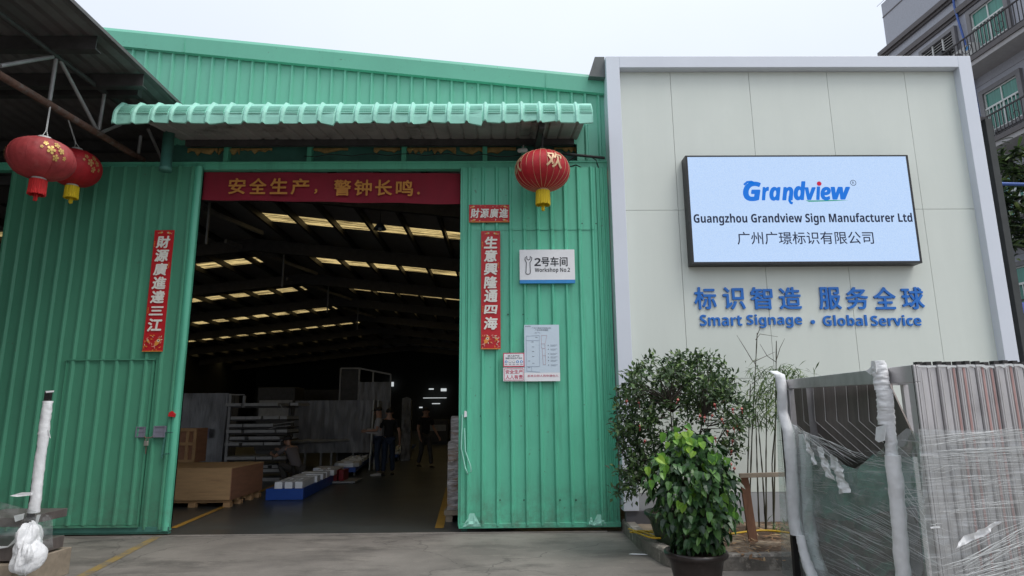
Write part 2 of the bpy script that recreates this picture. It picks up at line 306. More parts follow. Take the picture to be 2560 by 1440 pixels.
# ------------------------------------------------------------------ mesh helpers
class MB:
    """collects shapes; build() links them as ONE mesh object"""
    def __init__(s): s.v = []; s.f = []; s.sm = []; s.mi = []; s.cur = 0
    def add(s, vs, fs, smooth=False):
        o = len(s.v); s.v += [tuple(x) for x in vs]
        for q in fs: s.f.append([o+i for i in q]); s.sm.append(smooth); s.mi.append(s.cur)
        return s
    def box(s, x0, x1, y0, y1, z0, z1):
        if x0 > x1: x0, x1 = x1, x0
        if y0 > y1: y0, y1 = y1, y0
        if z0 > z1: z0, z1 = z1, z0
        return s.add([(x0,y0,z0),(x1,y0,z0),(x1,y1,z0),(x0,y1,z0),(x0,y0,z1),(x1,y0,z1),(x1,y1,z1),(x0,y1,z1)],
                     [(0,3,2,1),(4,5,6,7),(0,1,5,4),(1,2,6,5),(2,3,7,6),(3,0,4,7)])
    def obox(s, c, ax, ay, az):
        c, ax, ay, az = Vector(c), Vector(ax), Vector(ay), Vector(az)
        vs = [c+ax*i+ay*j+az*k for k in (-1,1) for (i,j) in ((-1,-1),(1,-1),(1,1),(-1,1))]
        return s.add(vs, [(0,3,2,1),(4,5,6,7),(0,1,5,4),(1,2,6,5),(2,3,7,6),(3,0,4,7)])
    def bar(s, p, q, w, h=None, upv=(0,0,1)):
        p, q = Vector(p), Vector(q); d = q-p; L = d.length; d.normalize()
        a = d.cross(Vector(upv))
        if a.length < 1e-4: a = d.cross(Vector((1,0,0)))
        a.normalize(); b = a.cross(d)
        return s.obox((p+q)/2, d*L/2, a*w/2, b*(h or w)/2)
    def prism(s, pts, off):
        n = len(pts); off = Vector(off); a = [Vector(p) for p in pts]
        vs = a+[p+off for p in a]
        return s.add(vs, [tuple(range(n)), tuple(range(2*n-1, n-1, -1))]+[(i, i+n, (i+1) % n+n, (i+1) % n) for i in range(n)])
    def tube(s, pts, r, n=8, cap=True):
        pts = [Vector(p) for p in pts]; k = len(pts); rs = r if isinstance(r, (list, tuple)) else [r]*k
        vs = []; ref = None
        for i, p in enumerate(pts):
            t = (pts[min(i+1, k-1)]-pts[max(i-1, 0)]).normalized()
            if ref is None: ref = Vector((0,0,1)) if abs(t.z) < 0.9 else Vector((1,0,0))
            a = (ref - t*ref.dot(t)).normalized(); ref = a; b = t.cross(a)
            for j in range(n):
                g = 2*math.pi*j/n; vs.append(p+(a*math.cos(g)+b*math.sin(g))*rs[i])
        fs = [(i*n+j, i*n+(j+1) % n, (i+1)*n+(j+1) % n, (i+1)*n+j) for i in range(k-1) for j in range(n)]
        s.add(vs, fs, True)
        if cap: s.add(vs[:n], [tuple(range(n-1, -1, -1))]); s.add(vs[-n:], [tuple(range(n))])
        return s
    def lathe(s, c, prof, n=32, wob=None):
        c = Vector(c); vs = []
        for (r, z) in prof:
            for j in range(n):
                g = 2*math.pi*j/n; rr = r*(wob(g, z) if wob else 1)
                vs.append(c+Vector((rr*math.cos(g), rr*math.sin(g), z)))
        k = len(prof)
        return s.add(vs, [(i*n+j, i*n+(j+1) % n, (i+1)*n+(j+1) % n, (i+1)*n+j) for i in range(k-1) for j in range(n)], True)
    def grid(s, fn, nu, nv, smooth=True):
        vs = [fn(i/nu, j/nv) for j in range(nv+1) for i in range(nu+1)]
        return s.add(vs, [(j*(nu+1)+i, j*(nu+1)+i+1, (j+1)*(nu+1)+i+1, (j+1)*(nu+1)+i) for j in range(nv) for i in range(nu)], smooth)
    def disc(s, c, ax, ay, r, n=16):
        c = Vector(c); return s.add([c+Vector(ax)*r*math.cos(2*math.pi*i/n)+Vector(ay)*r*math.sin(2*math.pi*i/n) for i in range(n)], [tuple(range(n))])
    def text(s, body, x0, x1, z0, z1, y, thick=0.0, bold=0.0, shear=0.0, em=False):
        """lettering in the vertical plane at depth y, facing the street, fitted to a box"""
        vs, fs = glyphs(body, shear, thick > 0)
        if em:
            ax0, ax1, az0, az1 = 0.0, float(len(body)), -0.10, 0.86
        else:
            xs = [v[0] for v in vs]; zs = [v[1] for v in vs]; ax0, ax1, az0, az1 = min(xs), max(xs), min(zs), max(zs)
        sz = (z1-z0)/(az1-az0); r = bold*min(sz, (x1-x0)/(ax1-ax0))
        x0 += r; x1 -= r; z0 += r; z1 -= r
        n = 8 if bold else 1
        for k in range(n):                    # heavier strokes: the same outline laid down several times round a small circle
            dx, dz = (r*math.cos(k*math.pi/4), r*math.sin(k*math.pi/4)) if bold else (0, 0); dy = k*0.00013
            q = lambda v: (x0+(v[0]-ax0)/(ax1-ax0)*(x1-x0)+dx, y-(thick if v[2] > 0.001 else 0.0)-dy, z0+(v[1]-az0)/(az1-az0)*(z1-z0)+dz)
            s.add([q(v) for v in vs], fs)
        return s
    def build(s, name, mt, parent=None, bevel=0.0, smooth=False):
        me = bpy.data.meshes.new(name); me.from_pydata(s.v, [], s.f); me.update()
        me.polygons.foreach_set('use_smooth', [bool(a or smooth) for a in s.sm])
        for q in (mt if isinstance(mt, (list, tuple)) else [mt]): me.materials.append(q)
        if isinstance(mt, (list, tuple)): me.polygons.foreach_set('material_index', s.mi)
        o = bpy.data.objects.new(name, me); C.objects.link(o)
        if bevel:
            b = o.modifiers.new('bevel', 'BEVEL'); b.width = bevel; b.segments = 2; b.limit_method = 'ANGLE'
        if parent is not None: attach(o, parent)
        return o
def attach(o, parent):
    o.parent = parent
    o.matrix_parent_inverse = Matrix.Translation(-parent.location) if parent.parent is None else Matrix.Identity(4)
def sansbold(s, it=False):
    """Latin letters as the Unicode mathematical sans serif bold alphabet: a plain bold grotesque"""
    o = ''
    for c in s:
        if 'A' <= c <= 'Z': o += chr((0x1D63C if it else 0x1D5D4)+ord(c)-65)
        elif 'a' <= c <= 'z': o += chr((0x1D656 if it else 0x1D5EE)+ord(c)-97)
        elif '0' <= c <= '9': o += chr(0x1D7EC+ord(c)-48)
        else: o += c
    return o
def crumple(mb, outline, off, amp=0.02, n=10, seed=0.0):
    """a crumpled scrap between two rails of points (lists of equal length)"""
    a, b = outline; k = len(a)-1
    def f(u, v):
        t = u*k; i = min(int(t), k-1); t -= i
        p = a[i].lerp(a[i+1], t).lerp(b[i].lerp(b[i+1], t), v)
        return p+Vector(off)*(amp*2.2*noise.noise(p*14+Vector((seed, 0, 0)))+amp*noise.noise(p*37+Vector((0, seed, 0))))
    mb.grid(f, n*k, n, False)
def glyphs(body, shear, solid):
    cu = bpy.data.curves.new('lettering', 'FONT'); cu.body = body; cu.size = 1; cu.resolution_u = 3
    cu.shear = shear
    if solid: cu.extrude = 0.1
    o = bpy.data.objects.new('lettering', cu); C.objects.link(o)
    dg = bpy.context.evaluated_depsgraph_get(); dg.update()
    me = bpy.data.meshes.new_from_object(o.evaluated_get(dg))
    vs = [tuple(v.co) for v in me.vertices]; fs = [tuple(p.vertices) for p in me.polygons]
    bpy.data.objects.remove(o); bpy.data.curves.remove(cu); bpy.data.meshes.remove(me)
    return vs, fs
def thing(name, label, cat, loc, group=None):
    o = bpy.data.objects.new(name, None); C.objects.link(o); o.location = loc; o.empty_display_size = 0.2
    o['label'] = label; o['category'] = cat
    if group: o['group'] = group
    return o
def tag(o, label, cat, group=None, kind=None):
    o['label'] = label; o['category'] = cat
    if group: o['group'] = group
    if kind: o['kind'] = kind
    return o
def struct(o, label=None, cat=None):
    o['kind'] = 'structure'
    if label: o['label'] = label
    if cat: o['category'] = cat
    return o
def corr(mb, x0, x1, zb, zt, y, pitch=0.2, rw=0.062, rh=0.033, nz=10, jit=0.002, phase=0.0, seed=0):
    """ribbed sheet facing the street: narrow trapezoid ribs, slight dents; zb, zt may be functions of x"""
    fb = zb if callable(zb) else (lambda x: zb); ft = zt if callable(zt) else (lambda x: zt)
    xs = [(x0, 0.0)]; k = math.ceil((x0-phase)/pitch)
    while phase+k*pitch < x1:
        c = phase+k*pitch; k += 1
        for dx, h in ((-rw/2, 0), (-rw/2+rw*.32, rh), (rw/2-rw*.32, rh), (rw/2, 0)):
            if x0 < c+dx < x1: xs.append((c+dx, h))
    xs.append((x1, 0.0)); n = len(xs)
    vs = []
    for j in range(nz+1):
        for (x, h) in xs:
            z = fb(x)+(ft(x)-fb(x))*j/nz
            d = noise.noise(Vector((x*1.3+seed, z*0.9, seed*3.1)))*jit*3 + noise.noise(Vector((x*4+seed, z*3, 5.0)))*jit
            vs.append((x+d*0.6, y-h+d, z))
    return mb.add(vs, [(j*n+i, j*n+i+1, (j+1)*n+i+1, (j+1)*n+i) for j in range(nz) for i in range(n-1)])
def skin(verts, edges, root=0, sub=1):
    """one continuous surface grown round a skeleton; returns vertices and faces"""
    me = bpy.data.meshes.new('skeleton'); me.from_pydata([v[0] for v in verts], edges, []); me.update()
    o = bpy.data.objects.new('skeleton', me); C.objects.link(o)
    md = o.modifiers.new('skin', 'SKIN'); md.use_smooth_shade = True; md.branch_smoothing = 0.5
    sv = me.skin_vertices[0].data
    for i, v in enumerate(verts):
        r = v[1]; sv[i].radius = r if isinstance(r, tuple) else (r, r); sv[i].use_root = (i == root)
    s2 = o.modifiers.new('sub', 'SUBSURF'); s2.levels = sub; s2.render_levels = sub
    dg = bpy.context.evaluated_depsgraph_get(); dg.update()
    ev = bpy.data.meshes.new_from_object(o.evaluated_get(dg))
    vs = [tuple(v.co) for v in ev.vertices]; fs = [tuple(p.vertices) for p in ev.polygons]
    bpy.data.objects.remove(o); bpy.data.meshes.remove(me); bpy.data.meshes.remove(ev)
    return vs, fs
def dup(o, parent=None):
    c = o.copy(); C.objects.link(c)
    if parent is not None: c.parent = parent
    for ch in list(o.children): dup(ch, c)
    return c

# ================================================================== THE SETTING
YF = 9.0                                   # plane of the green facade
YD = 8.9                                   # plane of the sliding doors
YFR = 8.7                                  # front of the white sign frame
mb = MB(); mb.add([(-300, -300, 0), (300, -300, 0), (300, 300, 0), (-300, 300, 0)], [(0, 1, 2, 3)])
struct(mb.build('ground', YARD), 'worn grey concrete yard in front of the workshop', 'ground')
thr = 8.93
mb = MB(); mb.box(-24, 1.3, thr, 62, -0.2, 0.006)
struct(mb.build('workshop_floor', FLOOR), 'dark painted floor inside the workshop', 'floor')
mb = MB(); mb.box(-7.5, 1.35, thr-0.07, thr-0.004, -0.1, 0.012)
struct(mb.build('threshold_strip', CONCRETE, bevel=0.004), 'concrete threshold strip across the doorway', 'threshold')
def line_on_ground(a, b, wd, z, name, m_, label):
    a, b = Vector(a), Vector(b); d = (b-a).normalized(); n = Vector((-d.y, d.x, 0))*wd/2
    q = MB(); q.add([(a-n).to_tuple(), (a+n).to_tuple(), (b+n).to_tuple(), (b-n).to_tuple()], [(0, 1, 2, 3)])
    o = q.build(name, m_); o.location.z = 0
    for v in o.data.vertices: v.co.z = z
    return struct(o, label, 'floor marking')
line_on_ground(G(120, 1485), G(402, 1338), 0.11, 0.004, 'road_marking', YLINE, 'worn yellow line on the yard leading to the door')
line_on_ground(G(432, 1322), G(720, 1200), 0.10, 0.011, 'floor_marking', YLINE_IN, 'yellow line on the workshop floor beside the big wooden crate')
line_on_ground(G(1098, 1322), G(1122, 1220), 0.12, 0.011, 'floor_marking', YLINE_IN, 'yellow line on the workshop floor beside the wrapped pallet')

# ------------------------------------------------------------------ workshop shell
RX, RZ, SL = -8.6, 7.62, 0.108             # ridge position, ridge height, roof slope
pt = P(1478, 192, YF); pl = P(300, 77, YF)
SL = (pl.z-pt.z)/(pt.x-pl.x); RX = -8.6; RZ = pl.z+SL*(pl.x-RX)
roofz = lambda x: RZ-SL*abs(x-RX)
XE = (P(1512, 300, YF).x+P(1560, 1300, YD).x)/2+0.02      # right end of the green facade
ws = thing('workshop_building', 'long green metal workshop with a low gabled roof and wide open doorway', 'building', (-4, 9, 0))
zhead = P(900, 362, YF).z; zrail = P(900, 424, YF).z; zrail1 = P(900, 409, YF).z
xcan1 = P(1442, 360, YF).x
band = 0.30
mb = MB()
XSH = P(446, 256, 8.85).x-0.25; ZSH = P(446, 256, 8.85).z
corr(mb, -9.5, XSH, ZSH+0.05, lambda x: roofz(x)-0.1, YF, 0.205, nz=4, phase=0.03, seed=1)
corr(mb, XSH, xcan1, zhead, lambda x: roofz(x)-0.1, YF, 0.205, nz=8, phase=0.03, seed=1)
corr(mb, xcan1, XE+0.4, zrail, lambda x: roofz(x)-0.1, YF, 0.205, nz=12, phase=0.03, seed=1)
mb.build('gable_wall', GREEN_UP, ws)
# verge flashing along the roof slope, in overlapping lengths
mb = MB()
for (a, b) in ((-9.4, P(262, 80, YF).x), (P(262, 80, YF).x, P(470, 110, YF).x), (P(470, 110, YF).x, P(1365, 210, YF).x), (P(1365, 210, YF).x, XE+0.3)):
    k = 0.006*(len(mb.v) % 16 == 0)
    y0 = YF-0.075-k
    f = lambda x: roofz(x)
    mb.add([(a, y0, f(a)-band), (b, y0, f(b)-band), (b, y0-0.012, f(b)-0.06), (a, y0-0.012, f(a)-0.06),
            (a, y0+0.02, f(a)), (b, y0+0.02, f(b)), (a, YF+0.3, f(a)+0.005), (b, YF+0.3, f(b)+0.005),
            (a, YF-0.02, f(a)-band-0.01), (b, YF-0.02, f(b)-band-0.01)],
           [(0, 1, 2, 3), (3, 2, 5, 4), (4, 5, 7, 6), (8, 9, 1, 0)])
    mb.box(b-0.012, b-0.006, y0-0.016, y0, f(b)-band+0.004, f(b)-0.07)
mb.build('verge_flashing', GREEN_UP, ws)
# roof sheets with translucent strips between the frames
YS = [13.0, 19.0, 24.6, 30.4, 36.2, 42.0, 48.0, 54.0]
edges = [YF+0.05]
for y in YS: edges += [y-0.42, y+0.42]
edges.append(62)
XL, XR = -24.0, 7.5
mb = MB()
for i in range(0, len(edges), 2):
    for (a, b) in ((XL, RX), (RX, XR)):
        mb.add([(a, edges[i], roofz(a)), (b, edges[i], roofz(b)), (b, edges[i+1], roofz(b)), (a, edges[i+1], roofz(a))], [(0, 3, 2, 1)])
mb.build('roof_sheet', ROOFIN, ws)
SKYL = mat('yellowed_translucent_sheet', (0.62, 0.46, 0.19), 0.6, 0, 0.25, 3, second=(0.06, 0.04, 0.015), thr=(0.44, 0.56), sscale=2.2, sstretch=(0.25, 5, 1), transl=0.8)
for i, y in enumerate(YS):
    for (a, b) in ((XL, RX-1.1), (RX+1.1, XR)):
        mb = MB(); n = 24
        for q in range(n):
            u0, u1 = a+(b-a)*q/n, a+(b-a)*(q+1)/n-0.0
            mb.add([(u0, y-0.42, roofz(u0)), (u1, y-0.42, roofz(u1)), (u1, y+0.42, roofz(u1)), (u0, y+0.42, roofz(u0))], [(0, 3, 2, 1)])
        mb.build('skylight', SKYL, ws)
    mb = MB()
    for (a, b) in ((RX-1.1, RX), (RX, RX+1.1)):
        mb.add([(a, y-0.42, roofz(a)), (b, y-0.42, roofz(b)), (b, y+0.42, roofz(b)), (a, y+0.42, roofz(a))], [(0, 3, 2, 1)])
    mb.build('ridge_sheet', ROOFIN, ws)
for k in range(-13, 15):
    x = RX+k*1.12+(0.1 if k >= 0 else -0.1)
    if XL < x < XR:
        mb = MB(); mb.box(x-0.04, x+0.04, 9.2, 61.8, roofz(x)-0.21, roofz(x)-0.015); mb.build('purlin', DARKSTEEL, ws)
for y in (15.0, 21.2, 26.8, 32.4, 38.0, 44.0, 50.0, 56.0):
    mb = MB()
    for (a, b) in ((XL+0.2, RX), (RX, XR-0.2)):
        za, zb = roofz(a)-0.22, roofz(b)-0.22; dp = 0.42
        mb.prism([(a, y-0.07, za), (b, y-0.07, zb), (b, y-0.07, zb-dp), (a, y-0.07, za-dp)], (0, 0.14, 0))
    mb.build('roof_frame', DARKSTEEL, ws)
# ridge bracing seen from the door
for y in (18.0, 24.0, 30.0, 36.0):
    mb = MB(); mb.bar((RX-0.6, y-3.6, roofz(RX-0.6)-0.45), (RX+0.9, y+1.6, roofz(RX+0.9)-0.38), 0.09, 0.12)
    mb.bar((RX+0.5, y-1.2, roofz(RX)-0.2), (RX+0.5, y-1.2, roofz(RX)-1.6), 0.05); mb.build('ridge_brace', GREYSTEEL, ws)
# closed sides and back
SIDEM = mat('dark_inner_cladding', (0.05, 0.055, 0.055), 0.8, 0, 0.2)
mb = MB()
mb.box(XL-0.1, XL, YF+0.1, 62, -0.1, roofz(XL)); mb.box(XR, XR+0.1, YF+0.1, 62, -0.1, roofz(XR))
mb.box(XL, XR, 62, 62.1, -0.1, RZ)
mb.box(XE+0.3, XR, YF+0.25, YF+0.35, -0.1, roofz(XR))
mb.build('inner_wall', SIDEM, ws)
LITGAP = mat('daylit_opening', (0.75, 0.8, 0.82), 0.5, emit=0.75)
for (a, b, c, d) in ((974, 955, 984, 966), (1072, 971, 1084, 974), (1102, 971, 1116, 978), (1058, 994, 1116, 995.5), (1080, 1008, 1100, 1010), (1048, 1017, 1056, 1020)):
    x0, x1, z0, z1 = rect(a, b, c, d, 61.5); mb = MB(); mb.box(x0, x1, 61.5, 61.6, z0, z1); mb.build('far_window', LITGAP, ws)
# header over the doors: dark recess, posts, sliding rail, torn insulation
xh0, xh1 = -9.5, xcan1+0.02
mb = MB(); mb.box(XSH, xh1, YF+0.16, YF+0.2, zrail1-0.02, zhead+0.15); mb.build('header_panel', GREEN_BEAM, ws)
mb = MB()
mb.box(-9.5, XE, YF-0.05, YF+0.07, zrail-0.01, zrail1)
mb.box(-9.5, XE, YF-0.065, YF-0.052, zrail1-0.02, zrail1+0.012)
mb.build('door_rail', GREEN, ws, bevel=0.006)
for px in (560, 770, 1008, 1212, 1310):
    x = P(px, 390, YF).x; mb = MB(); mb.box(x-0.035, x+0.035, YF+0.05, YF+0.155, zrail1, zhead+0.1); mb.build('header_post', GREEN, ws)
r2 = random.Random(3)
for (a, b) in ((470, 545), (548, 600), (603, 680), (780, 870), (935, 1000), (1003, 1068), (1072, 1140), (1150, 1290), (1385, 1440)):
    x0, x1 = P(a, 375, YF+0.13).x, P(b, 375, YF+0.13).x; z1_ = P(900, 370, YF+0.13).z
    n = 9; lo = [(x0+(x1-x0)*i/n, YF+0.12-0.02*r2.random(), z1_-0.02-0.10*r2.random()*(1 if r2.random() > .3 else .3)) for i in range(n+1)]
    mb = MB(); mb.prism([(x0, YF+0.12, z1_)]+lo+[(x1, YF+0.12, z1_)], (0, 0.025, 0))
    mb.build('torn_insulation', FOAMYEL, ws)
mb = MB(); r2 = random.Random(5)
pts = [P(760+i*30, 390-4*math.sin(i/17*math.pi)+3*math.sin(i*2), YF-0.02) for i in range(19)]
mb.tube(pts, 0.006, 5)
mb.tube([P(1405, 384, YF-0.1), P(1512, 395, YF-0.1)], 0.022, 8)
for a in ([(1405, 420), (1425, 400), (1440, 391)], [(1470, 388), (1490, 400), (1498, 424)], [(1420, 418), (1440, 412), (1460, 422)]):
    mb.tube([P(x, y, YF-0.06) for x, y in a], 0.008, 5)
mb.build('wiring', RUBBER, ws)
mb = MB(); mb.box(-9.5, P(500, 430, 9).x, YF+0.1, YF+0.14, 0, zrail); 
mb = MB(); x0, x1, z0, z1 = rect(1153, 425, 1190, 1318, YF+0.02)
mb.box(x0+0.02, x0+0.1, YF+0.0, YF+0.1, 0, zrail); mb.build('door_jamb', GREEN_BEAM, ws)
# stump of a round steel column under the header
cx = P(417, 390, 8.55)
mb = MB(); mb.lathe((cx.x, 8.55, P(417, 428, 8.55).z), [(0, 0), (0.085, 0), (0.085, 0.06), (0.075, 0.065), (0.075, 0.62), (0, 0.62)], 20)
mb.build('hanging_column', GREEN_BEAM, ws)

# ------------------------------------------------------------------ sliding doors
def door_sheet(mb, corners, seed, phase, y):
    (x0t, x0b, x1t, x1b) = corners
    corr(mb, min(x0t, x0b), max(x1t, x1b), zdb, zdt, y, 0.2, nz=14, jit=0.0035, phase=phase, seed=seed)
zdt = P(330, 417, YD).z; zdb = 0.09
dl = thing('sliding_door', 'green ribbed sliding door on the left with a small wicket door and red scroll', 'door', (-6, YD, 0), 'sliding doors of the workshop')
xr = (P(504, 428, YD).x+P(425, 1318, YD).x)/2; xl = (P(28, 428, YD).x+P(0, 640, YD).x)/2
wx0 = (P(163, 900, YD).x+P(122, 1318, YD).x)/2; wx1 = (P(388, 900, YD).x+P(350, 1318, YD).x)/2
wz1 = P(270, 899, YD).z
PH = xr-0.13
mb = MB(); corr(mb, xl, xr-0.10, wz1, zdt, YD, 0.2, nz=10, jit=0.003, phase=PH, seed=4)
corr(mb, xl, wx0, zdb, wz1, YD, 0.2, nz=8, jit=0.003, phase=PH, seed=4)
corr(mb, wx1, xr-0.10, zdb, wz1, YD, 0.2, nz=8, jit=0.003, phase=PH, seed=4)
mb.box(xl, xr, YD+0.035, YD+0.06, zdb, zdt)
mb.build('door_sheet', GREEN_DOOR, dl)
mb = MB()
mb.grid(lambda u, v: (xr-0.10+0.10*u, YD-0.012-0.02*math.sin(math.pi*min(1, u*1.05))+0.004*noise.noise(Vector((u*2, v*14, 1))), zdb-0.02+(zdt-zdb+0.02)*v), 6, 40)
mb.box(xr-0.004, xr, YD-0.012, YD+0.06, zdb-0.02, zdt)
mb.build('edge_trim', GREEN, dl)
mb = MB(); mb.box(xl, xr, YD-0.018, YD-0.002, zdb-0.035, zdb+0.03); mb.box(xl, xr, YD+0.0, YD+0.05, 0.03, zdb-0.035); mb.build('bottom_rail', GREEN_BEAM, dl)
wk = MB(); corr(wk, wx0+0.015, wx1-0.01, zdb+0.06, wz1-0.02, YD-0.022, 0.2, nz=12, jit=0.004, phase=PH+0.012, seed=9)
wk.box(wx0+0.015, wx1-0.01, YD-0.018, YD-0.004, wz1-0.03, wz1-0.012)
wk.box(wx1-0.02, wx1-0.008, YD-0.04, YD-0.002, zdb+0.06, wz1-0.02)
wk.box(wx0+0.008, wx0+0.02, YD-0.04, YD-0.002, zdb+0.06, wz1-0.02)
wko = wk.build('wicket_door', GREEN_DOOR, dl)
mb = MB(); mb.box(wx0-0.01, wx1+0.01, YD-0.05, YD-0.02, wz1-0.014, wz1+0.004); mb.box(wx0, wx1, YD-0.045, YD-0.02, zdb+0.03, zdb+0.055); mb.build('drip_strip', GREEN_DOOR, wko)
for (a, b, c, d, nm) in ((342, 1069, 360, 1091, 'latch_hole'), (386, 1067, 411, 1091, 'latch_hole')):
    x0, x1, z0, z1 = rect(a, b, c, d, YD-0.05); mb = MB()
    mb.box(x0, x1, YD-0.052, YD-0.045, z0, z1); mb.box(x0-0.012, x0, YD-0.06, YD-0.02, z0-.012, z1+.012); mb.box(x1, x1+0.012, YD-0.06, YD-0.02, z0-.012, z1+.012)
    mb.box(x0, x1, YD-0.06, YD-0.02, z1, z1+0.012); mb.box(x0, x1, YD-0.06, YD-0.02, z0-0.012, z0)
    mb.box(x0, x1, YD-0.056, YD-0.05, (z0+z1)/2-0.004, (z0+z1)/2+0.004)
    mb.build(nm, mat('grey_violet_plate', (0.19, 0.19, 0.24), 0.4), dl)
mb = MB(); pc = P(366, 1106, YD-0.07)
mb.box(pc.x-0.028, pc.x+0.028, YD-0.085, YD-0.055, pc.z-0.045, pc.z+0.02); mb.cur = 0
mb.build('padlock', mat('brass_padlock', (0.45, 0.43, 0.38), 0.3, 0.6), dl, bevel=0.006)
mb = MB(); mb.tube([pc+Vector((0.02*math.cos(t), 0, 0.02+0.045*math.sin(t))) for t in [i*math.pi/8 for i in range(9)]], 0.006, 6)
a = P(360, 1090, YD-0.05); b = P(386, 1090, YD-0.05)
mb.tube([a, a*0.5+pc*0.5+Vector((0, 0, 0.02)), pc+Vector((-0.01, 0, 0.06))], 0.008, 6); mb.tube([b, b*0.5+pc*0.5+Vector((0, 0, 0.02)), pc+Vector((0.01, 0, 0.06))], 0.008, 6)
mb.tube([pc+Vector((0, 0, -0.045)), pc+Vector((0.004, 0, -0.15))], 0.006, 5); mb.build('hasp', RUST, dl)
mb = MB(); a = P(414, 1081, YD-0.04); b = P(431, 1081, YD-0.1); c_ = P(402, 1140, YD-0.04)
mb.bar(a, b, 0.015); mb.bar(P(408, 1136, YD-.04), P(425, 1134, YD-.09), 0.015); mb.bar(a, P(404, 1146, YD-.04), 0.012, 0.02); mb.build('handle', GREEN_BEAM, dl)
rc = P(428, 1035, YD-0.06); mb = MB(); mb.prism([rc+Vector((-0.045, 0, -0.03)), rc+Vector((0.045, 0, -0.04)), rc+Vector((0.05, 0, 0.0)), rc+Vector((0.0, 0, 0.04)), rc+Vector((-0.03, 0, 0.02))], (0, 0.03, 0))
mb.build('red_tag', REDPAPER, dl)
dr = thing('sliding_door', 'green ribbed door panel on the right carrying the white signs', 'door', (0.4, YD, 0), 'sliding doors of the workshop')
xa = (P(1153, 428, YD).x+P(1147, 1318, YD).x)/2; xb = (P(1512, 428, YD).x+P(1559, 1315, YD).x)/2
xc = xb-0.19
mb = MB(); zt_ = zrail-0.02
zseam = P(1330, 575, YD).z
corr(mb, xa+0.07, xc, zdb, zseam, YD, 0.2, nz=16, jit=0.004, phase=xa+0.12, seed=12)
corr(mb, xa+0.07, xc, zseam-0.002, zt_, YD-0.006, 0.2, nz=8, jit=0.003, phase=xa+0.12, seed=13)
mb.box(xa, xc, YD+0.035, YD+0.06, zdb, zt_)
mb.build('door_sheet', GREEN, dr)
mb = MB()
corr(mb, xc, xb, zdb-0.01, zt_, YD+0.014, 0.055, rw=0.034, rh=0.02, nz=10, jit=0.003, phase=xc+0.03, seed=15)
mb.build('corner_sheet', GREEN, dr)
mb = MB(); mb.box(xa-0.01, xa+0.07, YD-0.015, YD+0.062, zdb, zt_); mb.box(xa+0.02, xa+0.045, YD-0.03, YD-0.015, zdb, zt_)
mb.build('edge_trim', GREEN, dr, bevel=0.006)
mb = MB(); mb.box(xa, xb, YD-0.022, YD+0.034, zdb-0.03, zdb+0.035); mb.build('bottom_rail', GREEN, dr, bevel=0.005)
for (px, py, wpx, hpx) in ((1180, 1300, 46, 34), (1478, 1303, 14, 20), (1498, 1300, 36, 28)):   # crumpled, scuffed feet of the sheet
    a = P(px-wpx/2, py+hpx/2, YD-0.03); b = P(px+wpx/2, py-hpx/2, YD-0.03); r2 = random.Random(px)
    mb = MB(); mb.grid(lambda u, v: (a.x+(b.x-a.x)*(u+(0.5-u)*v*0.75), YD-0.026-0.05*abs(noise.noise(Vector((u*3+px, v*3, 2))))*(1-v), a.z+(b.z-a.z)*v), 7, 5, False)
    mb.build('crumpled_sheet', GREEN_LIGHT, dr)
mb = MB(); hk = [P(1156, 1036, YD-0.05), P(1153, 1120, YD-0.06), P(1163, 1170, YD-0.1), P(1170, 1186, YD-0.11), P(1178, 1178, YD-0.11), P(1176, 1164, YD-0.1), P(1163, 1128, YD-0.08), P(1161, 1070, YD-0.06)]
mb.tube(hk, 0.011, 8); mb.build('handle', GREEN_LIGHT, dr)
mb = MB(); q = P(1164, 1036, YD-0.035); mb.prism([q+Vector((-.02, 0, -.04)), q+Vector((.02, 0, -.03)), q+Vector((.015, 0, .04)), q+Vector((-.015, 0, .05))], (0, .008, 0)); mb.build('torn_sticker', WHITE, dr)
mb = MB()
for pz, xs_ in ((559, (1155, 1217, 1340, 1377, 1413, 1455, 1490)), (786, (1160, 1270, 1308, 1346, 1382)), (1040, (1202, 1240, 1275, 1312, 1350, 1388, 1425, 1462)), (1250, (1250, 1310, 1400, 1440))):
    for px in xs_:
        q = P(px, pz, YD-0.004); mb = MB(); mb.obox(q, (0.008, 0, 0), (0, 0.006, 0), (0, 0, 0.008)); mb.build('screw', BLACK, dr)

# ------------------------------------------------------------------ green entrance canopy
cn_ = thing('entrance_canopy', 'mint green sheet metal canopy with a rolled tile edge over the open doorway', 'canopy', (-1.5, 8.5, 5.5))
YC = 7.95
zc0 = P(880, 306, YC).z; zc1 = P(880, 258, YC+0.12).z
xc0, xc1 = P(282, 280, YC).x, P(1482, 280, YC).x
pitch = (xc1-xc0)/26.0
prof = [(0.02, zc0-0.004), (0.0, zc0), (0.0, zc0+0.10), (0.008, zc0+0.16), (0.03, zc0+0.215), (0.07, zc0+0.265), (0.13, zc1-0.008), (0.22, zc1+0.02), (1.04, zc1+0.10)]
def canopy_pt(x, k):
    dy, z = prof[k]; t = ((x-xc0) % pitch)/pitch
    rib = max(0, 1-abs(t-0.12)/0.12)**0.7 if t < 0.24 else 0.0
    ti = int((x-xc0)//pitch); tr_ = random.Random(ti*7+1); sag = (tr_.uniform(-.018, .012)+(t-.5)*tr_.uniform(-.03, .03)-(.05*t if ti in (11, 19) else 0)+(.03*t if ti in (22, 23) else 0))*(k < 4)+0.02*noise.noise(Vector((x*0.9, 0, 3)))+0.012*noise.noise(Vector((x*5, k*0.4, 7)))
    lift = 0.045*rib
    ang = min(1.0, k/6)
    return (x, YC+dy-lift*(1-ang)-0.0+0.4*sag*(k < 4), z+lift*ang*0.9+sag*(1 if k < 3 else 0.5)+(0.0 if t > .24 else 0.012*(k < 2)))
nx = 26*12
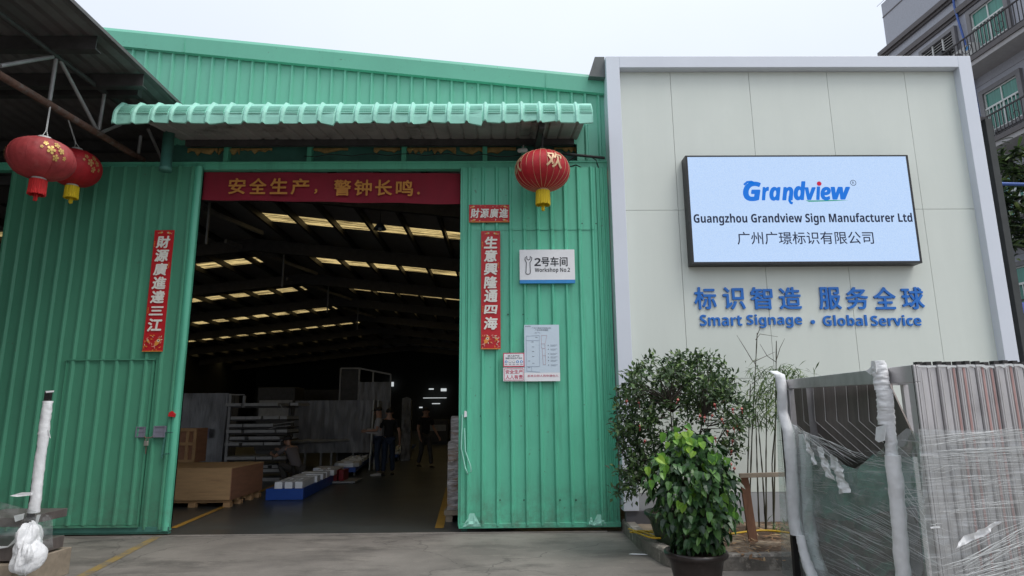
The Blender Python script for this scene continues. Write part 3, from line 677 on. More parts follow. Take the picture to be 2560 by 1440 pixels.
mb = MB(); vs = [canopy_pt(xc0+(xc1-xc0)*i/nx, k) for k in range(len(prof)) for i in range(nx+1)]
mb.add(vs, [(k*(nx+1)+i, k*(nx+1)+i+1, (k+1)*(nx+1)+i+1, (k+1)*(nx+1)+i) for k in range(len(prof)-1) for i in range(nx)], False)
mb.build('rolled_edge', GREEN_LIGHT, cn_)
mb = MB()                                   # pressed step marks on each tile
for i in range(26):
    a = xc0+pitch*i+pitch*0.30; b = xc0+pitch*(i+1)-pitch*0.04
    for z_, dy in ((zc0+0.135, 0.0), (zc0+0.165, 0.008), (zc0+0.195, 0.02), (zc0+0.222, 0.036), (zc0+0.248, 0.056), (zc0+0.27, 0.082)):
        sg = 0.02*noise.noise(Vector(((a+b)/2*0.9, 0, 3)))
        n = 6
        for q in range(n):
            u = a+(b-a)*q/n; w_ = (b-a)/n*0.94
            mb.box(u, u+w_, YC+dy-0.012, YC+dy+0.01, z_+sg-0.004, z_+sg+0.010)
mb.build('pressed_steps', GREEN_LIGHT, cn_)
zb0, zb1 = zc0-0.0, P(900, 356, YF-0.03).z
mb = MB()                                   # underside sheet: ribs running front to back
xs = []; x = xc0+0.35
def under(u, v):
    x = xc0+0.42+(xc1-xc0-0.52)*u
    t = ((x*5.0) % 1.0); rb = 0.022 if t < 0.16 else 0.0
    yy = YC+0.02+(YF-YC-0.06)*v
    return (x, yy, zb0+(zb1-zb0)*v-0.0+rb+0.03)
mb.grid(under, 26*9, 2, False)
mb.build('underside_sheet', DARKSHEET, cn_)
mb = MB(); mb.box(xc0+0.5, xc1-0.15, YF-0.1, YF-0.03, zb1-0.07, zb1+0.02); mb.build('wall_angle', DARKSTEEL, cn_)
mb = MB(); mb.box(xc0+0.45, xc1-0.12, YC+0.07, YC+0.12, zc0+0.05, zc0+0.14); mb.build('front_angle', DARKSTEEL, cn_)
for px0, px1 in ((1355, 1340),):
    a = P(px0, 312, YC+0.1); b = P(px1, 372, YF-0.06); mb = MB(); mb.bar(a+Vector((0, 0, -0.0)), b, 0.07, 0.10); mb.bar(b+Vector((0, 0, 0.06)), b+Vector((0, 0, -0.25)), 0.06); mb.build('bracket', DARKSTEEL, cn_)
cam_ = thing('security_camera', 'small white security camera tucked under the canopy beside the round red lantern', 'camera', P(1306, 376, 8.7))
q = P(1306, 376, 8.7)
mb = MB(); mb.tube([q+Vector((-0.05, -0.06, -0.03)), q+Vector((0.05, 0.06, 0.03))], [0.03, 0.035], 12); mb.build('camera_housing', ACWHITE, cam_)
mb = MB(); mb.tube([q, q+Vector((0.02, 0.1, 0.12))], 0.012, 6); mb.build('arm', ACWHITE, cam_)

# ------------------------------------------------------------------ dark open shed on the left
sh = thing('open_shed', 'dark sheet roofed open shed with a rusty pipe truss at upper left', 'shed', (-6, 5, 0))
zr = 6.17; xe = -5.10
ea = P(446, 256, 8.85); eb = ray(141, 0)
mb = MB()
za, zb_ = ea.z, ea.z-0.22
def shed_edge(y): return ea.x+(y-8.85)*(-0.0) 
def shed(u, v):
    y = 13.6+(-23.3)*v; x = -22+((ea.x if y < 9 else ea.x-.3)+22)*u
    return (x, y, ea.z+(y-8.85)*0.012+(0.02 if (x*5) % 1 < .2 else 0))
mb.grid(lambda u, v: shed(u, v), 170, 4, False); mb.grid(lambda u, v: Vector(shed(u, v))+Vector((0, 0, 0.03)), 170, 4, False)
mb.box(ea.x-0.01, ea.x, -9.7, 8.99, ea.z-0.012, ea.z+0.035)
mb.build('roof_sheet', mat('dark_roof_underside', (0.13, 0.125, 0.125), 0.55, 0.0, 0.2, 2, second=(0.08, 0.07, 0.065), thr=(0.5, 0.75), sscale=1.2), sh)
for (px, py) in ((364, 205), (248, 113)):
    # height just below the sheet, depth from the photo row
    d = ray(px, py); t = (ea.z-0.11-EYE.z)/d.z; q = EYE+d*t
    mb = MB(); mb.prism([(-22, q.y-0.06, q.z+0.09), (-22, q.y-0.06, q.z-0.09), (-22, q.y+0.05, q.z-0.09), (-22, q.y+0.05, q.z-0.075), (-22, q.y-0.045, q.z-0.075), (-22, q.y-0.045, q.z+0.09)], (q.x+22, 0, 0)); mb.build('purlin', DARKSTEEL, sh)
mb = MB(); corr(mb, -9.3, 9.3, 0, ea.z, 0.0, 0.3, nz=2); mb.v = [(-9.8-v[1], v[0], v[2]) for v in mb.v]; mb.build('unseen_shade_wall', DARKSHEET, sh)  # unseen wall, added and set close in to shade the left door
mb = MB(); corr(mb, -9.8, ea.x-.3, 0, ea.z-.1, -9.6, 0.3, nz=2); mb.build('added_shade_wall', DARKSHEET, sh)  # closed end added out of view to block light under the roof
for y in (11.8, 10.2, 8.3, 5.0, 3.6):
    mb = MB(); mb.box(-22, ea.x-0.25, y-0.05, y+0.05, ea.z-0.2, ea.z-0.02); mb.build('purlin', DARKSTEEL, sh)
XT = -5.57
bc = lambda px, py: PXP(px, py, XT)
c0, c1 = bc(0, 188), bc(350, 396)
dirc = (c1-c0).normalized()
mb = MB(); mb.tube([c0-dirc*2.2, c0, c1, c1+dirc*((9.3-c1.y)/dirc.y)], 0.045, 12); mb.build('bottom_chord', RUST, sh)
t0, t1 = bc(0, 35), bc(262, 231); dt = (t1-t0).normalized()
mb = MB(); mb.tube([t0-dt*2.5, t0, t1, t1+dt*1.1], 0.036, 10); mb.build('top_chord', DARKSTEEL, sh)
for (a, b) in (((140, 148), (124, 252)), ((150, 150), (243, 326)), ((261, 235), (247, 325)), ((0, 165), (132, 142)), ((256, 330), (300, 312)), ((370, 322), (405, 400)), ((352, 340), (346, 384))):
    mb = MB(); mb.tube([bc(*a), bc(*b)], 0.024, 8); mb.build('web_bar', GREYSTEEL, sh)

# ------------------------------------------------------------------ white framed sign wall
sw = thing('sign_wall', 'pale sage panelled wall in a thick white frame carrying the screen and blue letters', 'wall', (4.2, YFR, 0))
YP = YFR+0.13
fl = (P(1513, 142, YFR).x+P(1561, 1278, YFR).x)/2; fr = (P(2422, 142, YFR).x+P(2552, 895, YFR).x)/2
ft = P(1960, 140, YFR).z; fti = P(1960, 168, YFR).z; fbz = P(1580, 1278, YFR).z
fil = (P(1549, 170, YFR).x+P(1598, 1278, YFR).x)/2; fir = (P(2392, 170, YFR).x+P(2519, 895, YFR).x)/2
mb = MB()
mb.box(fl, fil, YFR, YFR+0.55, fbz, ft); mb.box(fir, fr, YFR, YFR+0.55, fbz, ft); mb.box(fil, fir, YFR, YFR+0.55, fti, ft)
mb.build('frame', WHITEFRAME, sw, bevel=0.006)
zs1 = P(2000, 524, YP).z; zs0 = P(1950, 945, YP).z; zlow = P(1950, 1230, YP).z; zbt = P(1900, 1318, YP).z
sx = [fil]+[P(x, 300, YP).x for x in (1682, 1881, 2079, 2276)]+[fir]
g = 0.003
levels = [(zlow, zs0), (zs0, zs1), (zs1, fti)]
for (za_, zb_) in levels:
    for i in range(5):
        mb = MB(); mb.box(sx[i]+g*(i > 0), sx[i+1]-g*(i < 4), YP, YP+0.02, za_+g, zb_-g); mb.build('panel', PANEL, sw)
for i in range(5):
    mb = MB(); mb.box(sx[i]+g*(i > 0), sx[i+1]-g*(i < 4), YP-0.004, YP+0.02, zbt, zlow-g); mb.build('base_panel', GREYPANEL, sw)
mb = MB(); mb.box(fil, fir, YP+0.021, YP+0.4, zbt, fti); mb.build('backing', SEAM, sw)
mb = MB(); mb.box(fl+0.03, fil+0.2, YFR+0.03, YP-0.006, 0.06, fbz-0.004); mb.box(fl+.03, fil-.04, YFR+.02, YFR+.029, .12, .21); mb.build('plinth', mat('dark_grey_plinth', (0.10, 0.10, 0.11), 0.6), sw)
mb = MB(); mb.box(fil+0.2, fir, YP+0.03, YP+0.3, 0.0, zbt-0.002); mb.build('footing', BLACK, sw)
a = P(1487, 142, YFR+0.1); b = P(1472, 190, YFR+0.1)
mb = MB(); mb.prism([(fl-0.001, YFR+0.1, a.z), (a.x, YFR+0.1, a.z), (b.x, YFR+0.1, b.z), (fl-0.001, YFR+0.1, b.z-0.02)], (0, 0.35, 0)); mb.build('side_flashing', mat('grey_flashing', (0.11, 0.12, 0.12), 0.5), sw)

# ------------------------------------------------------------------ LED screen
YS_ = YP-0.19
ls = thing('led_screen', 'lit pale blue electronic screen in a black frame showing the company name', 'screen', (4.4, YS_, 3.5))
x0 = (P(1713, 391, YS_).x+P(1730, 662, YS_).x)/2; x1 = (P(2268, 389, YS_).x+P(2306, 655, YS_).x)/2
z1 = P(1990, 388.5, YS_).z; z0 = P(2015, 659, YS_).z
e = 0.03
mb = MB(); mb.box(x0, x1, YS_+0.02, YP-0.001, z0, z1)
for (a, b, c, d) in ((x0, x0+e, z0, z1), (x1-e, x1, z0, z1), (x0+e, x1-e, z0, z0+e), (x0+e, x1-e, z1-e*.7, z1)): mb.box(a, b, YS_-0.006, YS_+0.02, c, d)
mb.build('casing', BLACK, ls)
mb = MB(); mb.box(x0+e, x1-e, YS_, YS_+0.019, z0+e, z1-e*.7); mb.build('display', LEDWHITE, ls)
def lit(name, c, s=1.0): return mat(name, c, 0.5, 0, 0.03, 60, emit=s, spec=0.1)
LBLUE = lit('lit_logo_blue', (0.0, 0.17, 0.72), 0.95); LRED = lit('lit_red', (0.6, 0.01, 0.05), 0.9); LGREEN = lit('lit_green', (0.02, 0.35, 0.22), 0.9)
LINK = lit('unlit_dark_pixels', (0.012, 0.02, 0.05), 0.9)
yt = YS_-0.002
mb = MB(); bx = rect(1857, 456, 2125, 511, yt)
# logo lettering, drawn word by word; the tail of the n hangs below the line
for ch_, a_, b_, t_, u_ in (('G', 1857, 1904, 454, 503), ('r', 1903, 1924, 467, 501), ('a', 1923, 1953, 467, 502), ('n', 1954, 1984, 467, 501), ('d', 1983, 2016, 453, 501), ('v', 2013, 2041, 468, 500), ('i', 2038, 2053, 454, 500), ('e', 2051, 2078, 467, 501), ('w', 2078, 2127, 467, 499)):
    mb.text(sansbold(ch_, True), *rect(a_, t_, b_, u_, yt), yt, bold=0.025)
tl = [P(x, y, yt) for x, y in ((1975, 490), (1974, 502), (1977, 507), (1981, 508))]
mb.tube(tl, 0.02, 6); mb.tube([P(1860, 462, yt), P(1868, 455, yt), P(1878, 454, yt), P(1886, 457, yt)], 0.016, 6)
mb.build('logo', LBLUE, ls)
mb = MB(); mb.disc(P(2048, 459, yt-.003), (1, 0, 0), (0, 0, 1), 0.034); mb.build('logo_dot', LRED, ls)
mb = MB(); k = [P(2014, 501, yt), P(2045, 501, yt), P(2085, 500, yt), P(2122, 501, yt)]; k2 = [P(2085, 502.5, yt), P(2045, 504, yt), P(2022, 504.5, yt)]
mb.add(k+k2, [tuple(range(7))]); mb.build('logo_underline', LGREEN, ls)
mb = MB(); c = P(2133, 457, yt)
mb.text('R', c.x-0.014, c.x+0.016, c.z-0.02, c.z+0.02, yt, bold=0.0)
mb.tube([c+Vector((0.04*math.cos(t), 0, 0.04*math.sin(t))) for t in [i*math.pi/10 for i in range(21)]], 0.004, 4, False)
mb.build('registered_mark', LINK, ls)
mb = MB(); mb.text(sansbold('Guangzhou Grandview Sign Manufacturer Ltd'), *rect(1734, 533, 2281, 563, yt), yt, bold=0.012); mb.build('company_name', LINK, ls)
mb = MB(); mb.text('广州广璟标识有限公司', *rect(1843, 579, 2184, 611, yt), yt, bold=0.008); mb.build('company_name', LINK, ls)

# ------------------------------------------------------------------ blue raised letters
l1 = thing('raised_lettering', 'row of large blue raised Chinese characters under the screen', 'lettering', (4.4, YP, 2.7))
tops = P(2000, 718, YP).z; bots = P(2000, 773, YP).z
for ch, px in zip('标识智造服务全球', (1762, 1834, 1903, 1974, 2073, 2141, 2210, 2280)):
    q = P(px, 746, YP); hw = (P(px+27.5, 746, YP).x-P(px-27.5, 746, YP).x)/2
    mb = MB(); mb.text(ch, q.x-hw, q.x+hw, q.z-hw*1.02, q.z+hw*1.02, YP-0.003, 0.022, 0.017); mb.build('letter', BLUELET, l1)
l2 = thing('raised_lettering', 'row of blue raised English words below the big Chinese characters', 'lettering', (4.4, YP, 2.4))
for wd, a, b, t_, u_ in (('Smart', 1749, 1854, 787, 815), ('Signage', 1866, 2004, 786, 820), ('•', 2025, 2036, 800, 811), ('Global', 2056, 2166, 788, 815), ('Service', 2176, 2301, 788, 815)):
    bx = rect(a, t_, b, u_, YP)
    if wd == '•':
        mb = MB(); c = Vector(((bx[0]+bx[1])/2, YP, (bx[2]+bx[3])/2)); mb.prism([c+Vector((0.028*math.cos(t), -0.003, 0.028*math.sin(t))) for t in [i*math.pi/8 for i in range(16)]], (0, -0.03, 0)); mb.build('dot', BLUELET, l2)
    else:
        mb = MB(); mb.text(sansbold(wd), *bx, YP-0.003, 0.018); mb.build('letter', BLUELET, l2)

# ------------------------------------------------------------------ banner over the doorway
bx = rect(506, 432, 1153, 510, YF+0.02)
bz = [P(510, 430, YF+.02).z, P(1152, 433, YF+.02).z, P(505, 499, YF+.02).z, P(1152, 510, YF+.02).z]
ybn = lambda u, v: YF+0.03+0.012*math.sin(u*23+v*3)+0.02*noise.noise(Vector((u*6, v*2, 3)))
mb = MB(); mb.grid(lambda u, v: (bx[0]+(bx[1]-bx[0])*u, ybn(u, v), (bz[2]+(bz[3]-bz[2])*u)*(1-v)+(bz[0]+(bz[1]-bz[0])*u)*v), 60, 6)
bn = mb.build('banner', BANNERM); tag(bn, 'long dark red safety banner with orange characters hung across the doorway', 'banner')
mb = MB()
for ch, a, b, t_, u_ in (('安', 572, 615, 446, 486), ('全', 624, 667, 446, 486), ('生', 676, 720, 446, 486), ('产', 728, 774, 447, 487), ('，', 786, 794, 473, 485), ('警', 835, 878, 450, 490), ('钟', 886, 930, 450, 490), ('长', 938, 981, 450, 490), ('鸣', 990, 1033, 451, 491), ('.', 1043, 1050, 480, 487)):
    mb.text(ch, *rect(a, t_, b, u_, YF), YF-0.012, bold=0.022)
mb.build('lettering', BANNERTXT, bn)

# ------------------------------------------------------------------ red paper scrolls
def fish(mb, c, s, flip=1, rot=0.0):
    cs, sn = math.cos(rot), math.sin(rot)
    f = lambda x, z: c+Vector(((x*cs-z*sn)*s*flip, 0, (x*sn+z*cs)*s))
    body = [f(0.9*math.cos(t), 0.42*math.sin(t)) for t in [i*math.pi/8 for i in range(16)]]
    mb.cur = 0; mb.add(body, [tuple(range(16))])
    mb.cur = 1; mb.add([f(-0.7, 0)+Vector((0, -.001, 0)), f(-1.5, 0.5)+Vector((0, -.001, 0)), f(-1.2, 0)+Vector((0, -.001, 0)), f(-1.5, -0.5)+Vector((0, -.001, 0))], [(0, 1, 2, 3)])
    mb.cur = 2; mb.add([f(0.35+0.3*math.cos(t), 0.05+0.3*math.sin(t))+Vector((0, -.001, 0)) for t in [i*math.pi/5 for i in range(10)]], [tuple(range(10))])
    mb.cur = 3; mb.add([f(0.38+0.13*math.cos(t), 0.05+0.13*math.sin(t))+Vector((0, -.002, 0)) for t in [i*math.pi/5 for i in range(10)]], [tuple(range(10))]); mb.cur = 0
def scroll(quadpx, chars, label, y, vertical=True, seed=0):
    tlp, trp, brp, blp = [P(*q, y) for q in quadpx]
    cx0, cx1 = (tlp.x+blp.x)/2, (trp.x+brp.x)/2; zt, zb = (tlp.z+trp.z)/2, (blp.z+brp.z)/2
    W, H = cx1-cx0, zt-zb
    wav = lambda u, v: y+0.006*noise.noise(Vector((u*2, v*6, seed)))
    mb = MB(); mb.grid(lambda u, v: (cx0+W*u, wav(u, v), zb+H*v), 4, 24)
    mb.grid(lambda u, v: (cx0+W*u, wav(u, v)+0.003, zb+H*v), 4, 24)
    o = mb.build('red_scroll', REDPAPER); tag(o, label, 'scroll', 'red paper scrolls on the doors')
    yy = y-0.011; t = MB()
    if vertical:
        n = len(chars); top, bot = zt-H*0.045, zb+H*0.155; hh = (top-bot)/n; cw = W*0.68
        for i, ch in enumerate(chars):
            cz = top-hh*(i+0.5); t.text(ch, (cx0+cx1)/2-cw*.52, (cx0+cx1)/2+cw*.52, cz-hh*.46*(.7 if ch in '三四' else 1), cz+hh*.46*(.7 if ch in '三四' else 1), yy, bold=0.034, shear=0.1)
    else:
        n = len(chars); hw = W*0.235
        for i, ch in enumerate(chars):
            c = cx0+W*(0.14+0.235*i+0.01); t.text(ch, c-hw*.48, c+hw*.48, zb+H*.24, zb+H*.78, yy, bold=0.03, shear=0.1)
    t.build('lettering', PAPERINK, o)
    p = MB(); r2 = random.Random(seed)
    if vertical:
        fish(p, Vector((cx0+W*0.30 if seed == 1 else cx0+W*.72, yy, zb+H*0.075)), W*0.24, 1 if seed == 1 else 1, 1.0)
        fish(p, Vector((cx0+W*0.78 if seed == 1 else cx0+W*.25, yy, zb+H*0.085)), W*0.13, -1, 0.9)
        fish(p, Vector((cx0+W*0.35, yy, zt-H*0.022)), W*0.12, 1, 0.2); fish(p, Vector((cx0+W*0.75, yy, zt-H*0.025)), W*0.13, -1, 0.2)
    else:
        for (u, v, f_) in ((0.10, 0.88, 1), (0.9, 0.88, -1), (0.12, 0.12, 1), (0.88, 0.12, -1)): fish(p, Vector((cx0+W*u, yy, zb+H*v)), H*0.13, f_, 0.3)
    for k in range(26 if vertical else 10):
        u, v = r2.uniform(.06, .94), (r2.uniform(0.01, 0.13) if vertical else r2.choice([0.1, 0.9])+r2.uniform(-.05, .05)); s = W*r2.uniform(.025, .06)*(1 if vertical else 0.35)
        p.cur = r2.choice([0, 1, 2]); c = Vector((cx0+W*u, yy+0.001, zb+H*v)); a = r2.uniform(0, 6)
        p.add([c+Vector((s*1.6*math.cos(a), 0, s*1.6*math.sin(a))), c+Vector((s*.6*math.cos(a+1.6), 0, s*.6*math.sin(a+1.6))), c+Vector((-s*1.6*math.cos(a+.3), 0, -s*1.6*math.sin(a+.3))), c+Vector((s*.5*math.cos(a-1.6), 0, s*.5*math.sin(a-1.6)))], [(0, 1, 2, 3)])
    p.cur = 0
    e_ = 0.006
    p.box(cx0, cx1, yy-0.001, yy, zb, zb+e_*1.6)
    p.build('printed_pattern', [ORANGE, PINK, CREAM, INK], o)
    if vertical:
        q = MB()
        for k, (u, z_) in enumerate(((0.90, 0.72), (0.1, 0.35), (0.08, 0.9))):
            for j in range(4): c = Vector((cx0+W*u, yy, zb+H*z_-j*0.022)); q.box(c.x-.005, c.x+.005, yy-.001, yy, c.z-.008, c.z+.006)
        q.build('small_print', ORANGE, o)
    return o
YDS = YD-0.047
scroll(((388, 576), (436, 575), (407, 880), (355, 878)), '財源廣進達三江', 'tall red scroll with silver characters on the left sliding door', YDS, True, 2)
scroll(((1202, 578), (1250, 577), (1252, 873), (1203, 873)), '生意興隆通四海', 'tall red scroll with white characters on the right door panel', YDS, True, 1)
scroll(((1172, 513), (1273, 511), (1274, 555), (1173, 557)), '財源廣進', 'short wide red scroll with four white characters above the tall scroll', YDS, False, 3)

# ------------------------------------------------------------------ white signs on the right door
YSG = YD-0.066
x0, x1, z0, z1 = rect(1299, 624, 1437, 708, YSG)
wsn = thing('workshop_sign', 'white rectangular workshop number sign with a wrench outline and blue lower stripe', 'sign', ((x0+x1)/2, YSG, z0))
zb_ = z0+(z1-z0)*0.10
mb = MB(); mb.box(x0, x1, YSG, YSG+0.03, zb_, z1); mb.build('board', WHITE, wsn, bevel=0.002)
mb = MB(); mb.box(x0, x1, YSG, YSG+0.03, z0, zb_-0.0005); mb.build('blue_stripe', BLUEINK, wsn)
mb = MB(); y_ = YSG-0.002
mb.text(sansbold('2'), *rect(1336, 645, 1352, 665, y_), y_); mb.text('号车间', *rect(1353, 642, 1419, 666, y_), y_, bold=0.02)
mb.text(sansbold('Workshop No.2'), *rect(1337, 669, 1425, 683, y_), y_); mb.build('lettering', INK, wsn)
wr = [(1314.5, 682), (1316.5, 685), (1321, 685.5), (1325, 684), (1326, 680), (1325, 656), (1329, 650), (1329.5, 644), (1326, 640.5), (1325, 648), (1321, 650), (1317.5, 648), (1317, 640.5), (1313, 644), (1312.5, 650), (1316, 656), (1315, 680), (1314.5, 682)]
mb = MB(); mb.tube([P(x, y, y_) for x, y in wr], 0.0055, 5, False); mb.build('wrench_symbol', INK, wsn)
x0, x1, z0, z1 = rect(1311, 812, 1399, 953, YSG)
mp_ = thing('site_map_board', 'tall pale blue site plan board with faint red and grey drawing', 'sign', ((x0+x1)/2, YSG, z0))
zp = z0+(z1-z0)*0.15
mb = MB(); mb.box(x0, x1, YSG, YSG+0.02, zp, z1); mb.build('board', PALEBLUE, mp_)
mb = MB(); mb.box(x0, x1, YSG, YSG+0.02, z0, zp-0.0005); mb.build('white_strip', WHITE, mp_)
W, H = x1-x0, z1-z0; U = lambda u, v: (x0+W*u, z1-H*v)
GREYINK = mat('grey_ink', (0.22, 0.25, 0.30), 0.6); FAINT = mat('faint_red_ink', (0.52, 0.36, 0.40), 0.6); FAINTB = mat('faint_blue_ink', (0.36, 0.42, 0.52), 0.6)
def tx(mb, s, u0, u1, v0, v1, bold=0.0): mb.text(s, x0+W*u0, x0+W*u1, z1-H*v1, z1-H*v0, y_, bold=bold)
mb = MB(); tx(mb, sansbold('Grandview', True), .03, .19, .012, .036); tx(mb, '广州广璟标识有限公司', .22, .76, .045, .07, .01); tx(mb, '厂区分布平面图', .31, .68, .08, .107, .01)
for i, v in enumerate((.36, .43, .51, .57, .63, .71)):
    for k in range(2): a = x0+W*.74; mb.box(a, a+W*(.2-.05*k), y_-.001, y_, z1-H*(v+.018*k)-.003, z1-H*(v+.018*k)); 
    mb.box(x0+W*.67, x0+W*.695, y_-.001, y_, z1-H*v-.012, z1-H*v)
for (u, v) in ((.3, .14), (.21, .30), (.22, .39), (.22, .47), (.22, .56), (.1, .64), (.22, .68), (.1, .75), (.32, .22)): mb.box(x0+W*u, x0+W*(u+.06), y_-.001, y_, z1-H*v-.006, z1-H*v)
mb.build('lettering', GREYINK, mp_)
mb = MB()
def ln(mb, u0, v0, u1, v1, t=.004): mb.bar((x0+W*u0, y_, z1-H*v0), (x0+W*u1, y_, z1-H*v1), t, .002, (0, 1, 0))
for s_ in ((.06, .2, .06, .82), (.06, .2, .43, .19), (.43, .19, .43, .74), (.06, .82, .44, .84), (.06, .28, .43, .28), (.06, .74, .43, .74), (.2, .74, .2, .83), (.38, .13, .46, .15)): ln(mb, *s_)
mb.build('plan_outline', FAINTB, mp_)
mb = MB()
for s_ in ((.49, .19, .65, .19), (.49, .19, .49, .42), (.65, .19, .59, .34), (.49, .34, .59, .34), (.51, .42, .59, .42), (.51, .42, .53, .71), (.59, .34, .60, .71), (.53, .71, .60, .71), (.53, .55, .6, .55)): ln(mb, *s_)
mb.build('plan_red_block', FAINT, mp_)
mb = MB(); tx(mb, '非本公司人员非请勿入', .08, .95, .885, .925, .004); mb.build('warning_line', REDINK, mp_)
x0, x1, z0, z1 = rect(1258, 882, 1311, 917, YSG-0.001); W, H = x1-x0, z1-z0
s1 = thing('safety_notice', 'small white notice with crimson border and round blue safety symbols', 'sign', ((x0+x1)/2, YSG, z0))
mb = MB(); e = .012; mb.box(x0+e, x1-e, YSG, YSG+.018, z0+e, z1-e); mb.build('board', WHITE, s1)
mb = MB()
for (a, b, c, d) in ((x0, x0+e, z0, z1), (x1-e, x1, z0, z1), (x0+e, x1-e, z0, z0+e), (x0+e, x1-e, z1-e, z1)): mb.box(a, b, YSG-.001, YSG+.019, c, d)
mb.build('border', REDINK, s1)
mb = MB(); tx(mb, '进入生产区', .22, .78, .14, .28, .01); tx(mb, '请遵守安全生产规定', .1, .9, .32, .44, .01)
for i in range(5): mb.box(x0+W*(.08+.18*i), x0+W*(.2+.18*i), y_-.002, y_-.001, z0+H*.15, z0+H*.18)
mb.build('lettering', GREYINK, s1)
for i, mt in enumerate((BLUEINK, GREYINK, GREYINK, BLUEINK, BLUEINK)):
    mb = MB(); c = Vector((x0+W*(.14+.18*i), y_-.001, z0+H*.36)); mb.cur = 0; mb.disc(c, (1, 0, 0), (0, 0, 1), W*.065)
    mb.cur = 1; mb.disc(c+Vector((0, -.001, .004)), (1, 0, 0), (0, 0, 1), W*(.024 if mt is BLUEINK else .045)); mb.box(c.x-.008, c.x+.008, c.y-.002, c.y-.001, c.z-W*.045, c.z-W*.01)
    mb.build('symbol', [mt, WHITE], s1)
x0, x1, z0, z1 = rect(1258, 919, 1311, 953, YSG-0.001); W, H = x1-x0, z1-z0
s2 = thing('safety_notice', 'small white notice with two lines of large red characters', 'sign', ((x0+x1)/2, YSG, z0))
mb = MB(); mb.box(x0, x1, YSG, YSG+.018, z0, z1); mb.build('board', WHITE, s2)
mb = MB(); e = .006; i_ = .012
for (a, b, c, d) in ((x0+i_, x0+i_+e, z0+i_, z1-i_), (x1-i_-e, x1-i_, z0+i_, z1-i_), (x0+i_+e, x1-i_-e, z0+i_, z0+i_+e), (x0+i_+e, x1-i_-e, z1-i_-e, z1-i_)): mb.box(a, b, y_-.001, y_+.001, c, d)
mb.build('border', REDINK, s2)
mb = MB(); tx(mb, '安全生产', .11, .92, .16, .45, .01); tx(mb, '人人有责', .11, .92, .53, .84, .01); mb.build('lettering', REDINK, s2)

